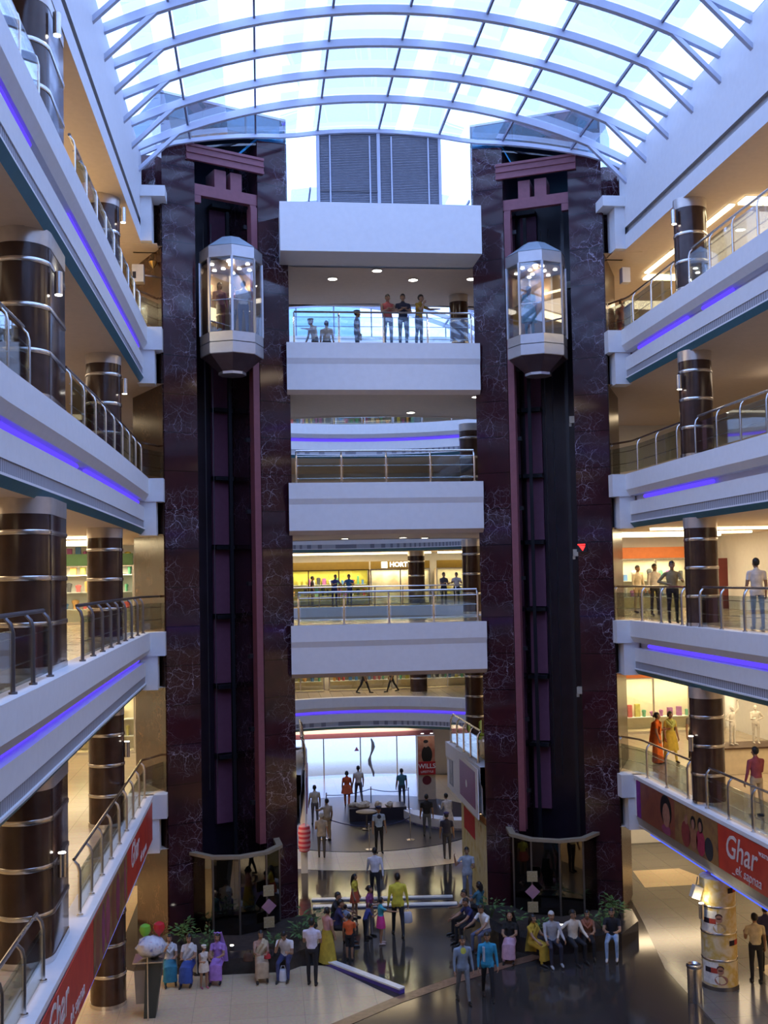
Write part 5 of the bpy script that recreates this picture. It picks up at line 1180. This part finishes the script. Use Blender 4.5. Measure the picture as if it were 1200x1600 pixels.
P_('man in a bright blue shirt leaning on the far second floor railing, right of two', (4.58, 55.25, L2), -10, 1.74, 'stand', (.05, .16, .34), NAVY, arms=('rail', 'rail'), lean=12)
P_('person in dark clothes standing by the lemon walled shop on the second floor', (2.70, 56.4, L2), 90, 1.66, 'stand', (.05, .04, .05), K)
for i, (x, y, rz, c) in enumerate(((9.35, 53.8, 20, (.10, .09, .10)), (10.0, 53.7, -10, (.66, .62, .60)), (10.65, 53.5, 30, (.66, .62, .60)))):
    P_('man in a %s shirt at the far right second floor railing, %s of three' % ('dark' if i == 0 else 'white', ('left', 'middle', 'right')[i]), (x, y, L2), rz, 1.72, 'stand', c, K, arms=('rail', 'rail') if i else ('hold', 'hold'), lean=10 if i else 0)
P_('person in dark trousers walking on the far first floor, left', (5.35, 56.3, L1), 80, 1.72, 'walk', (.06, .06, .07), K); P_('person in dark trousers walking on the far first floor, right', (6.90, 56.6, L1), -80, 1.70, 'walk', (.3, .2, .2), K)
# fourth floor bridge and lifts
P_('man in a coral vest leaning at the fourth floor bridge railing, left of three', (4.22, 33.75, L4), 8, 1.78, 'stand', (.48, .10, .08), (.14, .20, .30), sleeve='none', arms=('cross', 'cross'))
P_('man in a black t-shirt at the fourth floor bridge railing, middle of three', (4.72, 33.75, L4), 0, 1.80, 'stand', (.02, .02, .04), (.10, .15, .22), arms=('cross', 'cross'))
P_('man in a mustard shirt leaning against the fourth floor bridge railing, right of three', (5.24, 33.75, L4), 50, 1.78, 'stand', (.46, .26, .03), (.10, .14, .22), arms=('reach', 'chin'), lean=6)
P_('man in brown cap and cream shirt at the back of the fourth floor bridge', (2.0, 36.7, L4), -60, 1.70, 'stand', (.62, .54, .44), K, cap=(.20, .14, .12), arms=('reach', 'down'), lean=14)
P_('bareheaded man in cream shirt at the back of the fourth floor bridge', (2.42, 36.9, L4), 160, 1.68, 'stand', (.56, .48, .36), K)
P_('man in a navy shirt in profile in the middle of the fourth floor bridge', (3.38, 35.6, L4), 85, 1.72, 'stand', (.05, .07, .16), (.08, .10, .16), cap=(.02, .02, .04))
x, y = tw('l', 0, -.25); P_('woman in a dusty pink top inside the left lift cabin', (x-.34, y-.28, 17.955), 10, 1.62, 'stand', (.42, .16, .15), (.20, .06, .06), female=True, hair='long', sleeve='long'); P_('man in a white shirt and blue jeans inside the left lift cabin', (x+.36, y-.08, 17.955), 190, 1.74, 'stand', (.66, .62, .56), (.05, .08, .18))
P_('person in a dark red shirt at the back of the left lift cabin', (x+.06, y+.40, 17.955), 100, 1.68, 'stand', (.24, .05, .05), K)
x, y = tw('r', 0, -.25); P_('woman in a teal patterned kurta inside the right lift cabin', (x-.30, y-.22, 17.955), 170, 1.66, 'stand', (.03, .24, .28), (.03, .2, .24), female=True, hair='long', skirt=((.03, .26, .30), .45, .08))
P_('person in a red and brown top on the right fourth floor gallery by the lift', (12.05, 33.6, L4), -20, 1.68, 'stand', (.38, .14, .10), (.2, .05, .06), female=True, hair='bun')
# carried things
def bag(name, lab, p, sz, m, h=.10):
    t = thing(name, lab, 'bag', p); b = MB(); b.loft([[(sz[0]*s_*math.cos(u), sz[1]*s_*math.sin(u), z*sz[2]) for u in [2*PI*i/14 for i in range(14)]] for s_, z in ((.75, 0), (1, .1), (.95, .6), (.8, .95), (.7, 1))]); b.build('bag_body', [m], t, True)
    MB().tube([(-sz[0]*.5, 0, sz[2]*.98), (-sz[0]*.3, 0, sz[2]+h), (sz[0]*.3, 0, sz[2]+h), (sz[0]*.5, 0, sz[2]*.98)], .009, 6).build('handle', [m], t)
WB = plain('white_plastic_bag', (.66, .66, .70), .35)
bag('carrier_bag', 'white carrier bag with a red mark in the hand of the yellow shirted man', (4.14, 31.32, .36), (.15, .06, .32), WB); bag('carrier_bag', 'thin white plastic bag on the floor by the seated man in the white shirt', (.42, 28.35, .006), (.13, .10, .30), WB)
bag('handbag', 'brown handbag beside the woman in the cream sari', (-.48, 28.62, .48), (.14, .07, .20), cloth((.10, .05, .03))); bag('handbag', 'small red purse on the lap of the woman in the cream sari', (.02, 28.32, .62), (.09, .05, .12), cloth((.45, .03, .04)), .05)
bag('carrier_bag', 'white carrier bag with a blue print held by the person in the white kurta', (7.10, 42.55, .42), (.17, .07, .30), WB)

# ------------------------------------------------------------------ light, camera, sky
def area(name, loc, sx, sy, e, col=(1, .76, .48), rot=(0, 0, 0)):
    l = bpy.data.lights.new(name, 'AREA'); l.shape = 'RECTANGLE'; l.size = sx; l.size_y = sy; l.energy = e; l.color = col
    o = bpy.data.objects.new(name, l); COL.objects.link(o); o.location = loc; o.rotation_euler = rot; return o
WARM = (1, .76, .47)
EN = {0: 170, 1: 150, 2: 130, 3: 45, 4: 110}
UP = {0: 14, 1: 18, 2: 22, 3: 58, 4: 36}
for i in range(5):
    zc = ZT[i]-.10
    for x in (-6.6, 14.6):
        for y in (9, 20, 30): area('gallery_lamp', (x, y, zc), 2.2, 5.5, EN[i]*(.7 if y == 9 else 1), WARM if i < 3 else (1, .80, .58))
        area('gallery_lamp', (x, 37.2, zc), 3.5, 1.2, EN[i]*.7, WARM)
        for y in (12, 25): area('soffit_fill', (x-.5 if x < 0 else x+.5, y, zc-.5), .5, 10, UP[i]*(1 if x < 0 or i != 3 else .24), WARM if i < 3 else (1, .82, .62), (PI, 0, 0))  # added upward fill without any fitting, brightens the gallery soffits
    area('bridge_lamp', (4, 36, zc), 3.5, .5, EN[i]*.10, (1, .85, .65)) if i > 1 else None
    area('hall_lamp', (4.4, 56.2, zc), 7, .7, EN[i]*.6, WARM)
area('passage_lamp', (8.5, 37, L1-1.75), 1.2, 3, 60, WARM); area('passage_lamp', (0, 37, L1-1.75), 1.2, 3, 60, WARM)
w = bpy.data.worlds.new('daylight'); S.world = w; w.use_nodes = True; nt = w.node_tree; nt.nodes.clear()
out = nt.nodes.new('ShaderNodeOutputWorld'); bg = nt.nodes.new('ShaderNodeBackground'); tc = nt.nodes.new('ShaderNodeTexCoord'); n = nt.nodes.new('ShaderNodeTexNoise'); n.inputs['Scale'].default_value = 2.2
rp = nt.nodes.new('ShaderNodeValToRGB'); rp.color_ramp.elements[0].position = .35; rp.color_ramp.elements[1].position = .7
rp.color_ramp.elements[0].color = (.32, .485, 1.0, 1); rp.color_ramp.elements[1].color = (.37, .53, 1.0, 1)
nt.links.new(tc.outputs['Generated'], n.inputs['Vector']); nt.links.new(n.outputs['Fac'], rp.inputs[0]); nt.links.new(rp.outputs[0], bg.inputs[0]); bg.inputs[1].default_value = 4.35; nt.links.new(bg.outputs[0], out.inputs[0])
F_, PIT, YAW, ROLL, SY = 1650.0, R(2.6), R(6.683), .020, 29.2
fw = Vector((math.sin(YAW)*math.cos(PIT), math.cos(YAW)*math.cos(PIT), math.sin(PIT))); rt = Vector((math.cos(YAW), -math.sin(YAW), 0)); up = rt.cross(fw)
c_, s_ = math.cos(ROLL), math.sin(ROLL); r2 = rt*c_-up*s_; u2 = rt*s_+up*c_
cam = bpy.data.cameras.new('camera'); co = bpy.data.objects.new('camera', cam); COL.objects.link(co)
co.matrix_world = Matrix(((r2.x, u2.x, -fw.x, 0), (r2.y, u2.y, -fw.y, 0), (r2.z, u2.z, -fw.z, 10.5), (0, 0, 0, 1)))
cam.sensor_fit = 'AUTO'; cam.sensor_width = 36; cam.lens = F_/1600*36; cam.shift_y = SY/1600; cam.clip_end = 400; cam.clip_start = .05
S.camera = co
S.view_settings.view_transform = 'Standard'; S.view_settings.look = 'None'; S.view_settings.gamma = 1; S.view_settings.exposure = 0.0; S.view_settings.use_curve_mapping = False
S.cycles.max_bounces = 8; S.cycles.diffuse_bounces = 4; S.cycles.glossy_bounces = 4; S.cycles.transmission_bounces = 4; S.cycles.transparent_max_bounces = 24
S.cycles.caustics_reflective = False; S.cycles.caustics_refractive = False; S.cycles.sample_clamp_indirect = 6; S.cycles.use_denoising = True
